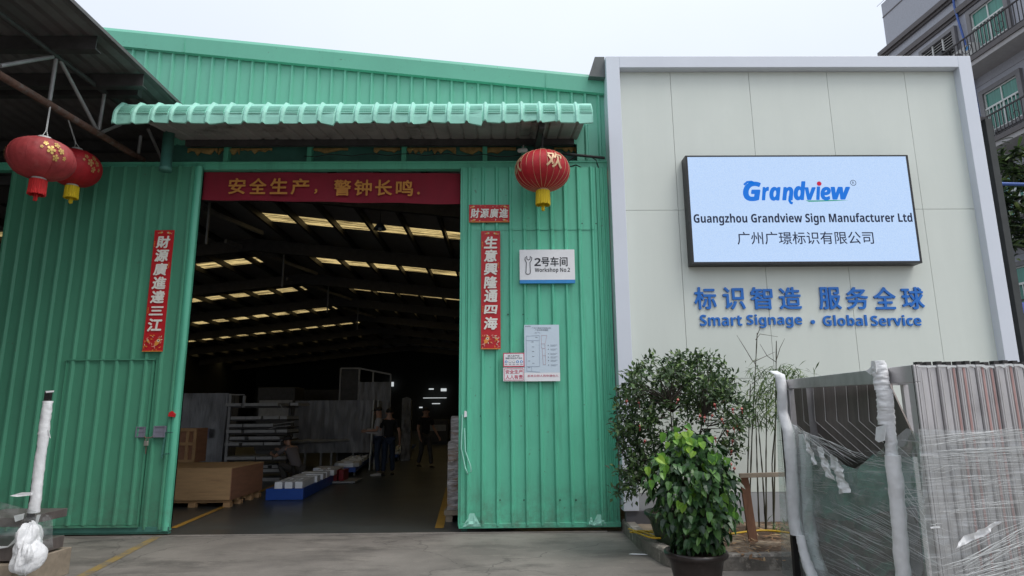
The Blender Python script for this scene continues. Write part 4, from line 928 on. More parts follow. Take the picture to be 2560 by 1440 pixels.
# ------------------------------------------------------------------ red lanterns
def lantern(c, rad, hgt, label, body, tasmat, hang, seed, tilt=0.0, gold_az=-90, deco='flowers'):
    t = thing('red_lantern', label, 'lantern', c, 'red lanterns by the doorway')
    nr = 24
    def prof(k):                      # pole to pole
        a = -math.pi/2+math.pi*k/20; return (rad*max(0.20, abs(math.cos(a))**0.8), hgt/2*math.sin(a))
    mb = MB(); wob = lambda g, z: 1+0.012*abs(math.sin(g*nr/2))-0.012+(0.02*noise.noise(Vector((math.cos(g)*2, math.sin(g)*2, z*4+seed))))
    mb.lathe(c, [prof(k) for k in range(21)], 96, wob); mb.build('lantern_body', body, t)
    mb = MB()
    for k in range(0, nr, 1 if deco != 'flowers' else 3):
        g = 2*math.pi*k/nr+seed
        mb.tube([c+Vector((math.cos(g)*prof(j)[0]*1.004, math.sin(g)*prof(j)[0]*1.004, prof(j)[1])) for j in range(1, 20)], 0.0028, 4, False)
    mb.build('rib_wire', PALEGOLD if deco != 'flowers' else body, t)
    mb = MB(); r0 = rad*0.22
    mb.lathe(c+Vector((0, 0, hgt/2)), [(0, 0.035), (r0*.9, 0.035), (r0, 0.0), (r0*.98, -0.03)], 24); mb.lathe(c+Vector((0, 0, -hgt/2)), [(r0*.98, 0.03), (r0, 0.0), (r0*.9, -0.035), (0, -0.035)], 24)
    mb.build('end_cap', PALEGOLD if deco != 'flowers' else ACWHITE, t)
    mb = MB(); hz = c+Vector((0, 0, hgt/2+0.03)); hv = Vector(hang); mid = (hz+hv)/2
    mb.tube([hz+Vector((-.04, 0, 0)), mid*0.4+hz*0.6, hv], 0.005, 5); mb.tube([hz+Vector((.04, 0, 0)), mid*0.4+hz*0.6+Vector((.01, 0, 0)), hv+Vector((.01, 0, 0))], 0.005, 5)
    mb.build('cord', WHITEMETAL if deco == 'flowers' else IRON, t)
    r2 = random.Random(seed); rt_ = rad*0.245; mb = MB(); zt_ = c.z-hgt/2-0.02; ln_ = rad*0.52
    for k in range(150):
        g = 2*math.pi*k/150; rr = rt_*r2.uniform(.93, 1.03); x, y = c.x+rr*math.cos(g), c.y+rr*math.sin(g)
        l_ = ln_*r2.uniform(.93, 1.04); sw_ = r2.uniform(-.006, .006)
        mb.tube([(x*.97+c.x*.03, y*.97+c.y*.03, zt_), (x, y, zt_-l_*.5), (x+sw_, y, zt_-l_)], 0.0065, 4, False)
    mb.lathe((c.x, c.y, zt_), [(rt_*.9, 0), (rt_*.9, -ln_*.9)], 24)
    mb.build('tassel', tasmat, t)
    mb = MB()
    for k in range(26):
        g = r2.uniform(0, 6.28); rr = r2.uniform(0, rad*.07); x, y = c.x+rr*math.cos(g), c.y+rr*math.sin(g)
        mb.tube([(c.x, c.y, zt_-ln_*.7), (x, y, zt_-ln_*1.05), (x*1.0, y, zt_-ln_*r2.uniform(1.32, 1.46))], 0.006, 4, False)
    mb.build('inner_tassel', tasmat, t)
    def surf(az, v, off=0.006):        # point on the lantern, az in degrees, v -1..1
        a = v*math.pi/2; rr = rad*max(.2, abs(math.cos(a))**0.8)*1.012+off; g = R(az); return c+Vector((math.cos(g)*rr, math.sin(g)*rr, hgt/2*math.sin(a)))
    mb = MB()
    if deco == 'flowers':
        for base in (gold_az, gold_az-120):
            for (da, v0, s) in ((0, .06, 8), (17, .10, 6), (-15, .10, 3), (9, -.16, 6), (-9, .26, 5), (10, .28, 6), (24, -.1, 4)):
                for k in range(5):
                    th = k*1.257+da; pc = [surf(base+da+s*.62*math.cos(th)+s*.33*math.cos(q), v0+s*.0125*math.sin(th)+s*.0065*math.sin(q)) for q in [i*1.047 for i in range(6)]]
                    mb.add(pc, [tuple(range(6))])
                mb.add([surf(base+da+s*.3*math.cos(q), v0+s*.0065*math.sin(q), .008) for q in [i*.785 for i in range(8)]], [tuple(range(8))])
        mb.build('gold_pattern', FADEGOLD if seed == 2 else GOLD, t)
    elif deco:
        vs, fs = glyphs(deco, 0.1, False); vs0, fs0 = vs, fs; vs = []; fs = []
        for k in range(6): fs += [tuple(i+len(vs) for i in f) for f in fs0]; vs += [(v[0]+.022*math.cos(k*1.047), v[1]+.022*math.sin(k*1.047), k*.0004) for v in vs0]
        for az0 in (gold_az, gold_az+92, gold_az-92):
            mb = MB(); mb.add([surf(az0+(v[0]-.5)*36, .10+(v[1]-.4)*0.62, .006+v[2]) for v in vs], fs); mb.build('character', PALEGOLD, t)
    return t
YL = 6.95; c = P(104, 398, YL); lantern(c, 0.335, 0.47, 'large faded red lantern with gold flowers and a red tassel under the shed', LANTERN_OLD, REDTASSEL, PXP(125, 262, XT), 1, gold_az=-40)
YL = 8.35; c = P(187, 420, YL); lantern(c, 0.325, 0.50, 'dark red lantern with yellow tassel, partly behind the faded one', LANTERN, YELLOW, P(170, 300, YL), 2, gold_az=-24)
YL = 8.25; c = P(1356, 428, YL); hp = P(1356, 322, YL)
lantern(c, 0.375, 0.54, 'round red lantern with a gold character and yellow tassel under the canopy', LANTERN, YELLOW, hp, 3, gold_az=-68, deco='欢')

# ------------------------------------------------------------------ planting bed, kerb
kp = [G(1553, 1325), G(1565, 1337), G(1599, 1375), G(1668, 1418), G(1725, 1430), G(1800, 1428), G(1961, 1426), G(2250, 1426), G(2600, 1424)]
kp = [Vector((p.x, p.y, 0)) for p in kp]
def fine(pts, n=10):
    out = []
    for i in range(len(pts)-1):
        for j in range(n): out.append(pts[i].lerp(pts[i+1], j/n))
    return out+[pts[-1]]
kf = fine(kp, 14)
for _ in range(6): kf = [kf[0]]+[(kf[i-1]+kf[i]*2+kf[i+1])/4 for i in range(1, len(kf)-1)]+[kf[-1]]
KH = 0.15
mb = MB(); secs = []
for i, p in enumerate(kf):
    t = (kf[min(i+1, len(kf)-1)]-kf[max(i-1, 0)]).normalized(); n = Vector((-t.y, t.x, 0))
    q = 0.008*noise.noise(p*7); ch = 0.02+0.012*abs(noise.noise(p*9))
    secs += [p-n*0.0, p+n*(0.004+q)+Vector((0, 0, KH-ch)), p+n*(ch+q)+Vector((0, 0, KH+q*0.6)), p+n*0.13+Vector((0, 0, KH+q*.5)), p+n*0.14]
k = len(kf)
mb.add(secs, [(i*5+j, (i+1)*5+j, (i+1)*5+j+1, i*5+j+1) for i in range(k-1) for j in range(4)], False)
struct(mb.build('kerb', KERB), 'chipped concrete kerb curving round the planting bed', 'kerb')
mb = MB(); inner = []
for i, p in enumerate(kf[::4]):
    inner.append(p+Vector((0.07, 0.12, KH-0.035)))
bk = [Vector((p.x, YP-0.01, KH-0.03)) for p in inner]
vs = inner+bk; n = len(inner)
def bedpt(u, v):
    f = u*(n-1); i = min(int(f), n-2); a = inner[i].lerp(inner[i+1], f-i); b = bk[i].lerp(bk[i+1], f-i); p = a.lerp(b, v)
    return (p.x, p.y, p.z+0.02*noise.noise(Vector((p.x*4, p.y*4, 1)))*(0.2 if v in (0, 1) else 1))
xsplit = G(1835, 1400, .12).x
mb.grid(bedpt, 90, 16)
struct(mb.build('planting_bed', mat('sandy_soil_bed', (0.27, 0.215, 0.155), 0.95, 0, 0.2, 5, bump=0.5, bscale=35, second=(0.085, 0.052, 0.03), thr=(0.48, 0.56), sscale=0.9)), 'sandy soil bed behind the kerb', 'soil bed')
mb = MB(); r2 = random.Random(11)
for i in range(420):
    q = Vector((r2.uniform(xsplit+0.05, 3.6), r2.uniform(6.45, 8.6), KH-0.012+r2.uniform(0, .02))); a = r2.uniform(0, 6.28); L = r2.uniform(.02, .07); wv = L*r2.uniform(.12, .3)
    d = Vector((math.cos(a), math.sin(a), r2.uniform(-.1, .3))); n_ = Vector((-math.sin(a), math.cos(a), r2.uniform(-.4, .4)))
    mb.add([q-d*L, q+n_*wv, q+d*L, q-n_*wv], [(0, 1, 2, 3)])
lt = mb.build('leaf_litter', leafmat('dry_leaves', [(0, (0.10, 0.055, 0.03)), (.4, (0.22, 0.12, 0.06)), (.75, (0.36, 0.22, 0.11)), (1, (0.42, 0.32, 0.18))], 0.8, 0.05))
tag(lt, 'scattered dry brown leaves on the soil under the bamboo', 'dry leaves', kind='stuff')
hs = thing('garden_hose', 'bright yellow hose lying in loops between the pots and the wall', 'hose', G(1610, 1330, .15))
mb = MB(); r2 = random.Random(4)
for k_ in range(5):
    pts = [G(1572+k_*3+i*13, 1322+k_*3.0+5*math.sin(i*0.7+k_*1.3)+i*1.6, KH+0.012+0.01*k_) for i in range(9)]; mb.tube(pts, 0.011, 6)
mb.build('hose_coil', HOSE, hs)
mb = MB(); mb.tube([G(1720+i*20, 1318+6*math.sin(i*.5)+ (14 if i > 3 else i*3.5), KH+0.012) for i in range(18)], 0.011, 6); mb.build('hose_run', HOSE, hs)
# small scrap of white paper on the yard
q = G(1596, 1387, 0.004); mb = MB(); mb.prism([q+Vector((-.1, .03, 0)), q+Vector((-.03, .0, 0)), q+Vector((.09, -.05, .008)), q+Vector((.07, -.02, .01)), q+Vector((-.06, .045, .004))], (0, 0, .004)); tag(mb.build('paper_scrap', WHITE), 'white scrap of paper on the yard beside the kerb', 'litter')
# wooden stake with a cross batten
stk = thing('wooden_stake', 'leaning brown board with a grey cross batten fixed to its top', 'wooden stake', G(1880, 1348, KH))
YK = 7.55
mb = MB(); mb.bar(P(1858, 1184, YK), P(1884, 1360, YK), 0.10, 0.03, (0, 1, 0)); mb.build('board', STAKE, stk, bevel=0.004)
mb = MB(); mb.bar(P(1848, 1189, YK-0.05), P(2060, 1183, YK-0.05), 0.03, 0.05, (0, 0, 1)); mb.build('batten', PALEBOARD, stk, bevel=0.003)

# ------------------------------------------------------------------ plants
def leaf(mb, base, d, nrm, L, wd, fold=0.25, heart=True, droop=0.2):
    d = d.normalized(); s = d.cross(nrm); s = s.normalized() if s.length > 1e-3 else Vector((1, 0, 0)); n = s.cross(d)
    def q(u, v, h=0.0): return base+d*(v*L)+s*(u*wd)+n*(h*wd-droop*L*v*v)
    if heart:
        vs = [q(0, 0), q(-.36, .05, fold), q(-.5, .32, fold*1.2), q(-.34, .68, fold*.7), q(0, 1), q(.34, .68, fold*.7), q(.5, .32, fold*1.2), q(.36, .05, fold), q(0, .35), q(0, .7)]
        mb.add(vs, [(0, 8, 2, 1), (8, 9, 3, 2), (9, 4, 3), (0, 7, 6, 8), (8, 6, 5, 9), (9, 5, 4)], False)
    else:
        vs = [q(0, 0), q(-.5, .45, fold), q(0, 1), q(.5, .45, fold), q(0, .5)]
        mb.add(vs, [(0, 4, 1), (4, 2, 1), (0, 3, 4), (4, 3, 2)], False)
def rv(r): return Vector((r.gauss(0, 1), r.gauss(0, 1), r.gauss(0, 1))).normalized()
# front pot
YPT = 5.72; pc = P(1739, 1376, YPT); R0 = 0.262; ph = pc.z
fp = thing('potted_shrub', 'glossy heart leaved shrub in a glazed dark brown pot in front of the kerb', 'potted plant', (pc.x, YPT, 0))
mb = MB(); mb.lathe((pc.x, YPT, 0), [(0, 0.004), (.155, 0.004), (.17, .02), (.195, ph*.45), (.222, ph*.75), (.232, ph*.86), (.258, ph*.88), (.268, ph*.93), (.262, ph), (.240, ph), (.225, ph*.9), (.222, ph*.82)], 48, lambda g, z: 1+0.006*math.sin(g*3+z*20)); mb.build('pot', POTBROWN, fp)
mb = MB(); mb.lathe((pc.x, YPT, ph*.84), [(.226, 0), (.15, .012), (0.0, .02)], 24); mb.build('soil', SOIL, fp)
mb = MB(); r2 = random.Random(21); top = P(1738, 1085, YPT).z; tips = []
for k_ in range(16):
    a = r2.uniform(0, 6.28); b0 = Vector((pc.x+.07*math.cos(a), YPT+.07*math.sin(a), ph*.84)); e_ = Vector((pc.x+.26*math.cos(a), YPT+.26*math.sin(a), ph+r2.uniform(.3, top-ph-.1)))
    mb.tube([b0, b0.lerp(e_, .5)+Vector((0, 0, .08)), e_], [.009, .007, .004], 5); tips.append(e_)
mb.build('stem', BARK, fp)
def dome(h): # radius of the crown at relative height
    return [.20, .27, .34, .375, .385, .375, .355, .32, .26, .17, .05][min(10, max(0, int(h*10)))]
mb = MB(); my = MB(); r2 = random.Random(33); zb0_ = ph+0.02
for k_ in range(1750):
    h = r2.random()**0.9; z = zb0_+(top-zb0_)*h; rr = dome(h)*(r2.uniform(.55, 1.02) if k_ % 3 else r2.uniform(.2, .8)); a = r2.uniform(0, 6.28)
    rr *= 1+0.22*noise.noise(Vector((math.cos(a)*1.8, math.sin(a)*1.8, h*4)))
    p = Vector((pc.x+rr*math.cos(a)+(.03*(1-h)), YPT+rr*math.sin(a), z)); out = Vector((math.cos(a), math.sin(a), 0))
    d = (out*r2.uniform(.2, .8)+Vector((0, 0, -r2.uniform(.35, 1.0)+h*.25))+rv(r2)*.35); nn = (out*.9+Vector((0, 0, .6))+rv(r2)*.35)
    leaf(mb, p, d, nn, r2.uniform(.045, .095), r2.uniform(.038, .074), .22)
for (px, py, n_, sp_) in ((1705, 1095, 20, .09), (1660, 1155, 12, .05), (1735, 1110, 16, .07), (1760, 1160, 8, .05), (1745, 1215, 13, .05), (1795, 1250, 7, .05), (1655, 1200, 6, .04), (1790, 1140, 6, .05), (1825, 1270, 6, .04), (1720, 1260, 4, .05)):
    for k_ in range(n_):
        q = P(px, py, YPT-0.28+0.0)+Vector((r2.gauss(0, sp_), r2.uniform(-.03, .12), r2.gauss(0, sp_*.6)))
        leaf(my, q, Vector((r2.uniform(-.6, .6), r2.uniform(-.7, -.1), -r2.uniform(.3, .9))), Vector((0, -.7, .7))+rv(r2)*.3, r2.uniform(.05, .095), r2.uniform(.045, .075), .22)
mb.build('foliage', leafmat('glossy_dark_leaf', [(0, (0.014, 0.036, 0.016)), (.4, (0.032, 0.085, 0.03)), (.75, (0.06, 0.145, 0.042)), (1, (0.11, 0.23, 0.055))], 0.36, .12, .5), fp)
my.build('young_foliage', leafmat('young_leaf', [(0, (0.06, 0.17, 0.03)), (.6, (0.15, 0.34, 0.04)), (1, (0.28, 0.45, 0.055))], 0.35, .25, .5), fp)
# citrus behind
YT = 7.45; tcx = P(1693, 1278, YT); gr = 0.365; zt_ = tcx.z
cp = thing('citrus_shrub', 'tall airy citrus bush in a mossy green pot beside the white frame', 'potted plant', (tcx.x, YT, KH-0.03))
mb = MB(); mb.lathe((tcx.x, YT, KH-0.035), [(0, 0), (.22, 0), (.25, .05), (.31, zt_*.55), (.345, zt_-KH-.02), (gr, zt_-KH), (gr, zt_-KH+.035), (gr-.03, zt_-KH+.035), (gr-.05, zt_-KH-.04)], 40); mb.build('pot', POTGREEN, cp)
mb = MB(); mb.lathe((tcx.x, YT, zt_-.03), [(gr-.045, 0), (.15, .02), (0, .03)], 20); mb.build('soil', SOIL, cp)
mb = MB(); ml = MB(); r2 = random.Random(51)
def inside(px, py):
    # silhouette of the crown measured on the photograph: widest at the top right, hanging low at the left
    dx, dy = (px-1702)/168, (py-1050)/172
    if dx*dx+dy*dy > 1: return 0
    dens = 1.0
    if py > 1090 and px > 1700: dens = .16
    elif py > 1050 and px > 1690: dens = .35
    elif py < 1010: dens = 1.0
    elif px < 1640: dens = .9
    else: dens = .55
    if py > 1170: dens *= .6
    return dens*(0.35+1.1*max(0, noise.noise(Vector((px/38, py/38, 4)))+.35))
base = Vector((tcx.x, YT, zt_-.02)); cl = []
while len(cl) < 290:
    px, py = r2.uniform(1535, 1875), r2.uniform(872, 1250); s_ = inside(px, py)
    if (px < 1625 and 1010 < py < 1245 and r2.random() < .75): s_ = max(s_, .75*(1-abs(px-1585)/60))
    if r2.random() < s_:
        q = P(px, py, YT+r2.uniform(-.5, .5)); cl.append(q)
trunks = []
for k_ in range(13):
    a = -1.2+2.4*k_/12; e_ = base+Vector((math.sin(a)*.62+r2.uniform(-.1, .1), r2.uniform(-.35, .35), 1.0+r2.uniform(0, .35)-abs(a)*.3)); mid = base.lerp(e_, .5)+Vector((math.sin(a)*.10, 0, -.02))
    s0 = base+Vector((r2.uniform(-.08, .08), r2.uniform(-.08, .08), 0)); pts = [s0, s0.lerp(mid, .5)+Vector((r2.uniform(-.03, .03),)*3), mid, mid.lerp(e_, .5)+Vector((r2.uniform(-.04, .04), r2.uniform(-.04, .04), 0)), e_]
    mb.tube(pts, [.016, .014, .011, .008, .005], 6); trunks += [pts[1], pts[2], pts[3], pts[4], mid.lerp(e_, .75), mid.lerp(e_, .25)]
for q in cl:
    j = min(trunks, key=lambda t: (t-q).length+0.25*max(0, t.z-q.z))
    mid = j.lerp(q, .5)+Vector((r2.uniform(-.04, .04), r2.uniform(-.04, .04), r2.uniform(-.03, .06)))
    mb.tube([j, mid, q], [.006, .0045, .0025], 4, False)
    for k_ in range(r2.randint(15, 30)):
        p = q+rv(r2)*r2.uniform(0.0, .115); d = (p-q)+Vector((r2.uniform(-.1, .1), r2.uniform(-.1, .1), r2.uniform(-.06, .10))); 
        leaf(ml, p, d, Vector((0, -.3, 1))+rv(r2)*.6, r2.uniform(.05, .09), r2.uniform(.026, .044), .25, False, .1)
mb.build('branches', BARK, cp)
ml.build('foliage', leafmat('citrus_leaf', [(0, (0.02, 0.042, 0.018)), (.5, (0.05, 0.095, 0.03)), (.85, (0.085, 0.155, 0.045)), (1, (0.17, 0.26, 0.07))], 0.38, .18), cp)
orn = None; ORNR = mat('shiny_red_bauble', (0.5, 0.03, 0.05), 0.3)
for i, (x, y) in enumerate(((225, 435), (452, 417), (665, 445), (722, 425), (770, 472), (822, 470), (580, 510), (608, 520), (652, 508), (708, 532), (505, 587), (777, 585), (737, 600), (668, 640), (770, 655), (720, 678), (762, 712), (760, 792), (755, 853), (233, 570), (290, 475), (260, 655), (612, 680), (780, 815), (800, 570), (288, 862), (155, 425))):
    q = P(1500+x/2.322, 820+y/2.322, YT-.30-.2*((i*7) % 5)/5)
    if orn is None:
        mb = MB(); mb.cur = 0; mb.lathe((0, 0, 0), [(0.0, -.020), (.014, -.016), (.021, -.004), (.0215, 0)], 12); mb.cur = 1; mb.lathe((0, 0, 0), [(.0215, 0), (.02, .008), (.013, .018), (0, .022)], 12)
        mb.cur = 0; mb.tube([(0, 0, -.018), (.004, 0, -.04), (.002, 0, -.075)], [.004, .006, .003], 5); mb.tube([(0, 0, .02), (0, 0, .05)], .0015, 4)
        orn = mb.build('bauble', [ORNR, PINK]); tag(orn, 'tiny red and white tasselled bauble hanging in the citrus bush', 'ornament', 'baubles hanging in the citrus bush'); o = orn
    else:
        o = dup(orn)
    o.location = q; o.rotation_euler = (r2.uniform(-.4, .4), r2.uniform(-.4, .4), r2.uniform(0, 6)); o.scale = (.72,)*3
# bamboo
YB = 8.15
bb = thing('bamboo_clump', 'thin dark bamboo canes with leaf tufts against the sage wall', 'bamboo', P(1905, 1345, YB))
mb_canes = [((1871, 1345), (1880, 1090), (1893, 832)), ((1899, 1345), (1893, 1180), (1889, 1020)), ((1916, 1345), (1906, 1180), (1893, 1030)), ((1916, 1342), (1915, 1150), (1917, 1000)), ((1934, 1345), (1938, 1100), (1941, 852)), ((1866, 1340), (1870, 1150), (1876, 960)), ((1936, 1343), (1930, 1160), (1950, 920))]
for a in mb_canes:
    mb = MB(); pts = fine([P(x, y, YB+.05*math.sin(x)) for x, y in a], 8); mb.tube(pts, [.011*(1-.6*i/len(pts)) + (.003 if i % 3 == 0 else 0) for i in range(len(pts))], 6); mb.build('cane', CANE, bb)
mb = MB()
for a in (((1883, 905), (1862, 870), (1842, 838)), ((1883, 905), (1905, 895), (1937, 880)), ((1889, 850), (1900, 835), (1945, 842)), ((1941, 900), (1950, 870), (1962, 846)), ((1885, 905), (1900, 930), (1912, 950)), ((1880, 960), (1893, 950), (1908, 940)), ((1893, 838), (1898, 826), (1902, 815)), ((1940, 905), (1918, 890), (1900, 860))):
    mb.tube([P(x, y, YB) for x, y in a], [.005, .004, .002], 5, False)
mb.build('twig', CANE, bb)
ml = MB(); r2 = random.Random(77)
for (px, py, n_, sx_, sz_) in ((1925, 930, 60, .16, .06), (1975, 925, 46, .14, .05), (1990, 945, 24, .08, .05), (1905, 985, 60, .12, .07), (1930, 1000, 70, .12, .08), (1888, 1030, 26, .05, .08), (1915, 1040, 40, .10, .06), (1950, 1020, 26, .06, .08), (1925, 960, 30, .1, .06), (1945, 1310, 10, .05, .04), (1846, 1053, 14, .05, .03)):
    for k_ in range(int(n_*1.7)):
        q = P(px, py, YB-.12)+Vector((r2.gauss(0, sx_), r2.gauss(0, .12), r2.gauss(0, sz_))); a = r2.uniform(0, 6.28)
        leaf(ml, q, Vector((math.cos(a), math.sin(a)*.7, r2.uniform(-.9, .25))), Vector((0, -.4, 1))+rv(r2)*.5, r2.uniform(.10, .19), r2.uniform(.012, .02), .2, False, .35)
ml.build('foliage', leafmat('bamboo_leaf', [(0, (0.035, 0.07, 0.02)), (.6, (0.08, 0.15, 0.035)), (1, (0.2, 0.27, 0.08))], 0.45, .25), bb)

# ------------------------------------------------------------------ film wrapped stack of steel profiles, right foreground
ZT = 1.85
A = G(1963, 950, ZT); B = G(2283, 912, ZT); Cc = G(2560, 911, ZT); Cc = B+(Cc-B)*1.45
dAB = (B-A).normalized(); nAB = Vector((-dAB.y, dAB.x, 0)); nAB = nAB if (EYE-A).dot(nAB) > 0 else -nAB
dBC = (Cc-B).normalized(); nBC = Vector((dBC.y, -dBC.x, 0)); nBC = nBC if (EYE-B).dot(nBC) > 0 else -nBC
def onpl(px, py, p0, n, off=0.0):
    d = ray(px, py); p1 = p0+n*off; return EYE+d*((p1-EYE).dot(n)/d.dot(n))
SA = lambda x, y, off=0.0: onpl(1880+x/2.482, 860+y/2.482, A, nAB, off)     # points of the side face
SB = lambda x, y, off=0.0: onpl(1880+x/2.482, 860+y/2.482, B, nBC, off)     # points of the front face
rk = thing('steel_profile_stack', 'tall stack of steel profiles bound in clear stretch film in the right foreground', 'steel rack', ((A.x+Cc.x)/2, (A.y+B.y)/2, 0))
Z = Vector((0, 0, 1))
def plate(mb, pts, n, th): mb.prism(pts, n*-th)
mb = MB(); plate(mb, [A, B, B-Z*.115, A-Z*.085], nAB, .05); mb.build('top_rail', STEEL, rk, bevel=.004)
mb = MB(); plate(mb, [B-dAB*.085-Z*.116, B-Z*.116, Vector((B.x, B.y, .05)), Vector((B.x, B.y, .05))-dAB*.085], nAB, .045); mb.build('corner_post', STEEL, rk, bevel=.004)
mb = MB(); e1 = B+nAB*.003+nBC*.003; mb.prism([e1-dAB*.02, e1+dBC*.02, e1+dBC*.02-nBC*.012, e1-dAB*.02-nAB*.01], Vector((0, 0, -1.8))); mb.build('corner_edge', STEELBLK, rk)
mb = MB(); plate(mb, [A-Z*.09, A+dAB*.06-Z*.09, A+dAB*.06-Z*1.8, A-Z*1.8], nAB, .05); mb.build('corner_post', STEEL, rk, bevel=.004)
mb = MB(); plate(mb, [A+dAB*.06-Z*1.66, B-dAB*.085-Z*1.66, B-dAB*.085-Z*1.8, A+dAB*.06-Z*1.8], nAB, .05); mb.build('bottom_rail', STEEL, rk)
# rear uprights and top so the stack is a real box
bk1 = A+dBC*1.15; bk2 = B+dBC*1.15
# inner cascade of profile ends
xs0 = [240, 310, 380, 445, 515, 585, 652, 716]
for i, x in enumerate(xs0):
    off = -.30+.028*i
    yt_ = 262-3*i; ym = 478; xe_ = x+330; ye_ = 478+ (xe_-x-15)*0.86
    pts = [SA(x, yt_, off), SA(x+15, ym, off), SA(x+15+250, ym+222, off), SA(x+15+330, ym+222, off), SA(min(x+330, 900-8*i), yt_-8, off)]
    mb = MB(); plate(mb, pts, nAB, .012); mb.build('profile_end', STEELDK, rk)
    mb = MB(); mb.tube([pts[0]+nAB*.003, pts[1]+nAB*.003, pts[2]+nAB*.003], .0035, 4); mb.build('cut_edge', STEELEDGE, rk)
mb = MB(); plate(mb, [SA(225, 262, -.42), SA(790, 240, -.42), SA(815, 700, -.42), SA(740, 1000, -.42), SA(240, 1000, -.42)], nAB, .01); mb.build('inner_sheet', STEELDK, rk)
mb = MB(); plate(mb, [SA(225, 640, -.20), SA(650, 780, -.20), SA(965, 480, -.20), SA(1130, 1900, -.20), SA(280, 1900, -.20)], nAB, .01); mb.build('reflection_sheet', FILMREFL, rk)  # added sheet whose colour stands for the film's green reflection
mb = MB(); plate(mb, [SA(300, 1060, -.12), SA(560, 1100, -.12), SA(1010, 1000, -.12), SA(1120, 1900, -.12), SA(300, 1900, -.12)], nAB, .01); mb.build('inner_sheet', STEELDK, rk)
# front face: upright profiles side by side
L = (Cc-B).length; pit = .0675; n_ = int(L/pit); r2 = random.Random(8)
for i in range(n_):
    p = B+dBC*(.03+pit*i)+Z*r2.uniform(-.006, .008); wdt = pit-.004
    inn = -.006*(i % 2)-r2.uniform(0, .006)
    mb = MB(); q = p+nBC*inn
    mb.prism([q, q+dBC*wdt*.08+nBC*.008, q+dBC*wdt*.3+nBC*.008, q+dBC*wdt*.36, q+dBC*wdt, q+dBC*wdt-nBC*.06, q-nBC*.06], -Z*1.79)
    pr = mb.build('profile', STEEL, rk)
    mb = MB(); mb.box(0, 0, 0, 0, 0, 0) if False else None
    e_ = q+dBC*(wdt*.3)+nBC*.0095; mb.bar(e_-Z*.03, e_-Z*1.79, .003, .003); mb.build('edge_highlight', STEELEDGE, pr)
    if i in (3, 4, 6, 7, 9, 11):
        e_ = q+dBC*(wdt*.75)+nBC*.002; mb = MB(); mb.prism([e_-dBC*.008-Z*.02, e_+dBC*.008-Z*.02, e_+dBC*.008-Z*1.3, e_-dBC*.008-Z*1.3], nBC*.002); mb.build('red_strip', REDOX, pr)
    mb = MB(); e_ = q+dBC*wdt*.5+nBC*.0105; mb.prism([e_-dBC*wdt*.5-Z*.004, e_+dBC*wdt*.5-Z*.004, e_+dBC*wdt*.5-Z*r2.uniform(.012, .03), e_-Z*r2.uniform(.01, .016), e_-dBC*wdt*.5-Z*r2.uniform(.012, .03)], -nBC*.003); mb.build('torn_film_edge', CREASE, pr)
    mb = MB(); mb.obox(q+dBC*wdt*.45-nBC*.03+Z*.012, dBC*wdt*.28, nBC*.02, Z*.012); mb.build('profile_tip', STEELBLK, pr)
# foam wrapped uprights
def wrap(name, pts, r, seed, m_=FOAM, flat=.8, n=42, amp=.12):
    mb = MB(); fp_ = fine(pts, n//(len(pts)-1)); vs = []; k = len(fp_); N = 14
    for i, p in enumerate(fp_):
        rr = r[0]+(r[1]-r[0])*i/(k-1)
        for j in range(N):
            g = 2*math.pi*j/N; w_ = rr*(1+amp*noise.noise(Vector((math.cos(g)*1.6, math.sin(g)*1.6+seed, i*.2)))*2+.05*noise.noise(Vector((math.cos(g)*4, math.sin(g)*4+seed, i*.7)))*2)
            vs.append(p+dAB*math.cos(g)*w_*flat+nAB*math.sin(g)*w_*.8)
    mb.add(vs, [(i*N+j, i*N+(j+1) % N, (i+1)*N+(j+1) % N, (i+1)*N+j) for i in range(k-1) for j in range(N)], True)
    mb.add(vs[:N], [tuple(range(N-1, -1, -1))]); mb.add(vs[-N:], [tuple(range(N))])
    return mb.build(name, m_, rk)
mb = MB(); mb.bar(SA(175, 200, .05), SA(285, 1500, .05), .05, .05); mb.build('upright', STEELBLK, rk)
wrap('foam_wrap', [SA(x, y, .055) for x, y in ((128, 168), (172, 190), (187, 300), (190, 420), (225, 540), (240, 700), (252, 900), (262, 1080), (278, 1185))], (.055, .072), 1)
wrap('foam_wrap', [SA(x, y, .06) for x, y in ((300, 1190), (320, 1280), (345, 1370), (385, 1480), (400, 1600))], (.045, .07), 5, flat=.75)
mb = MB(); mb.bar(SA(800, 140, .05), SA(950, 1600, .05), .045, .045); mb.build('upright', STEELBLK, rk)
wrap('foam_wrap', [SA(x, y, .055) for x, y in ((783, 105), (800, 200), (812, 285))], (.058, .066), 8)
wrap('foam_wrap', [SA(x, y, .06) for x, y in ((818, 285), (830, 400), (835, 500))], (.064, .070), 9, amp=.06)
wrap('foam_wrap', [SA(x, y, .055) for x, y in ((852, 500), (862, 600), (866, 690))], (.046, .048), 10, amp=.08)
wrap('foam_wrap', [SA(x, y, .06) for x, y in ((872, 690), (895, 900), (915, 1150), (935, 1400), (945, 1600))], (.062, .058), 11, amp=.08)
mb = MB(); mb.prism([SA(775, 515, .11), SA(835, 500, .11), SA(825, 600, .115), SA(790, 610, .12), SA(768, 595, .115)], nAB*.006); mb.prism([SA(735, 150, .08), SA(770, 105, .1), SA(775, 175, .1), SA(740, 190, .08), SA(710, 168, .08)], nAB*.006); mb.build('foam_flap', FOAM, rk)
wrap('inner_foam', [SA(x, y, -.06) for x, y in ((320, 560), (338, 760), (345, 950), (355, 1120), (390, 1300), (440, 1450), (470, 1600))], (.055, .075), 14)
mb = MB()
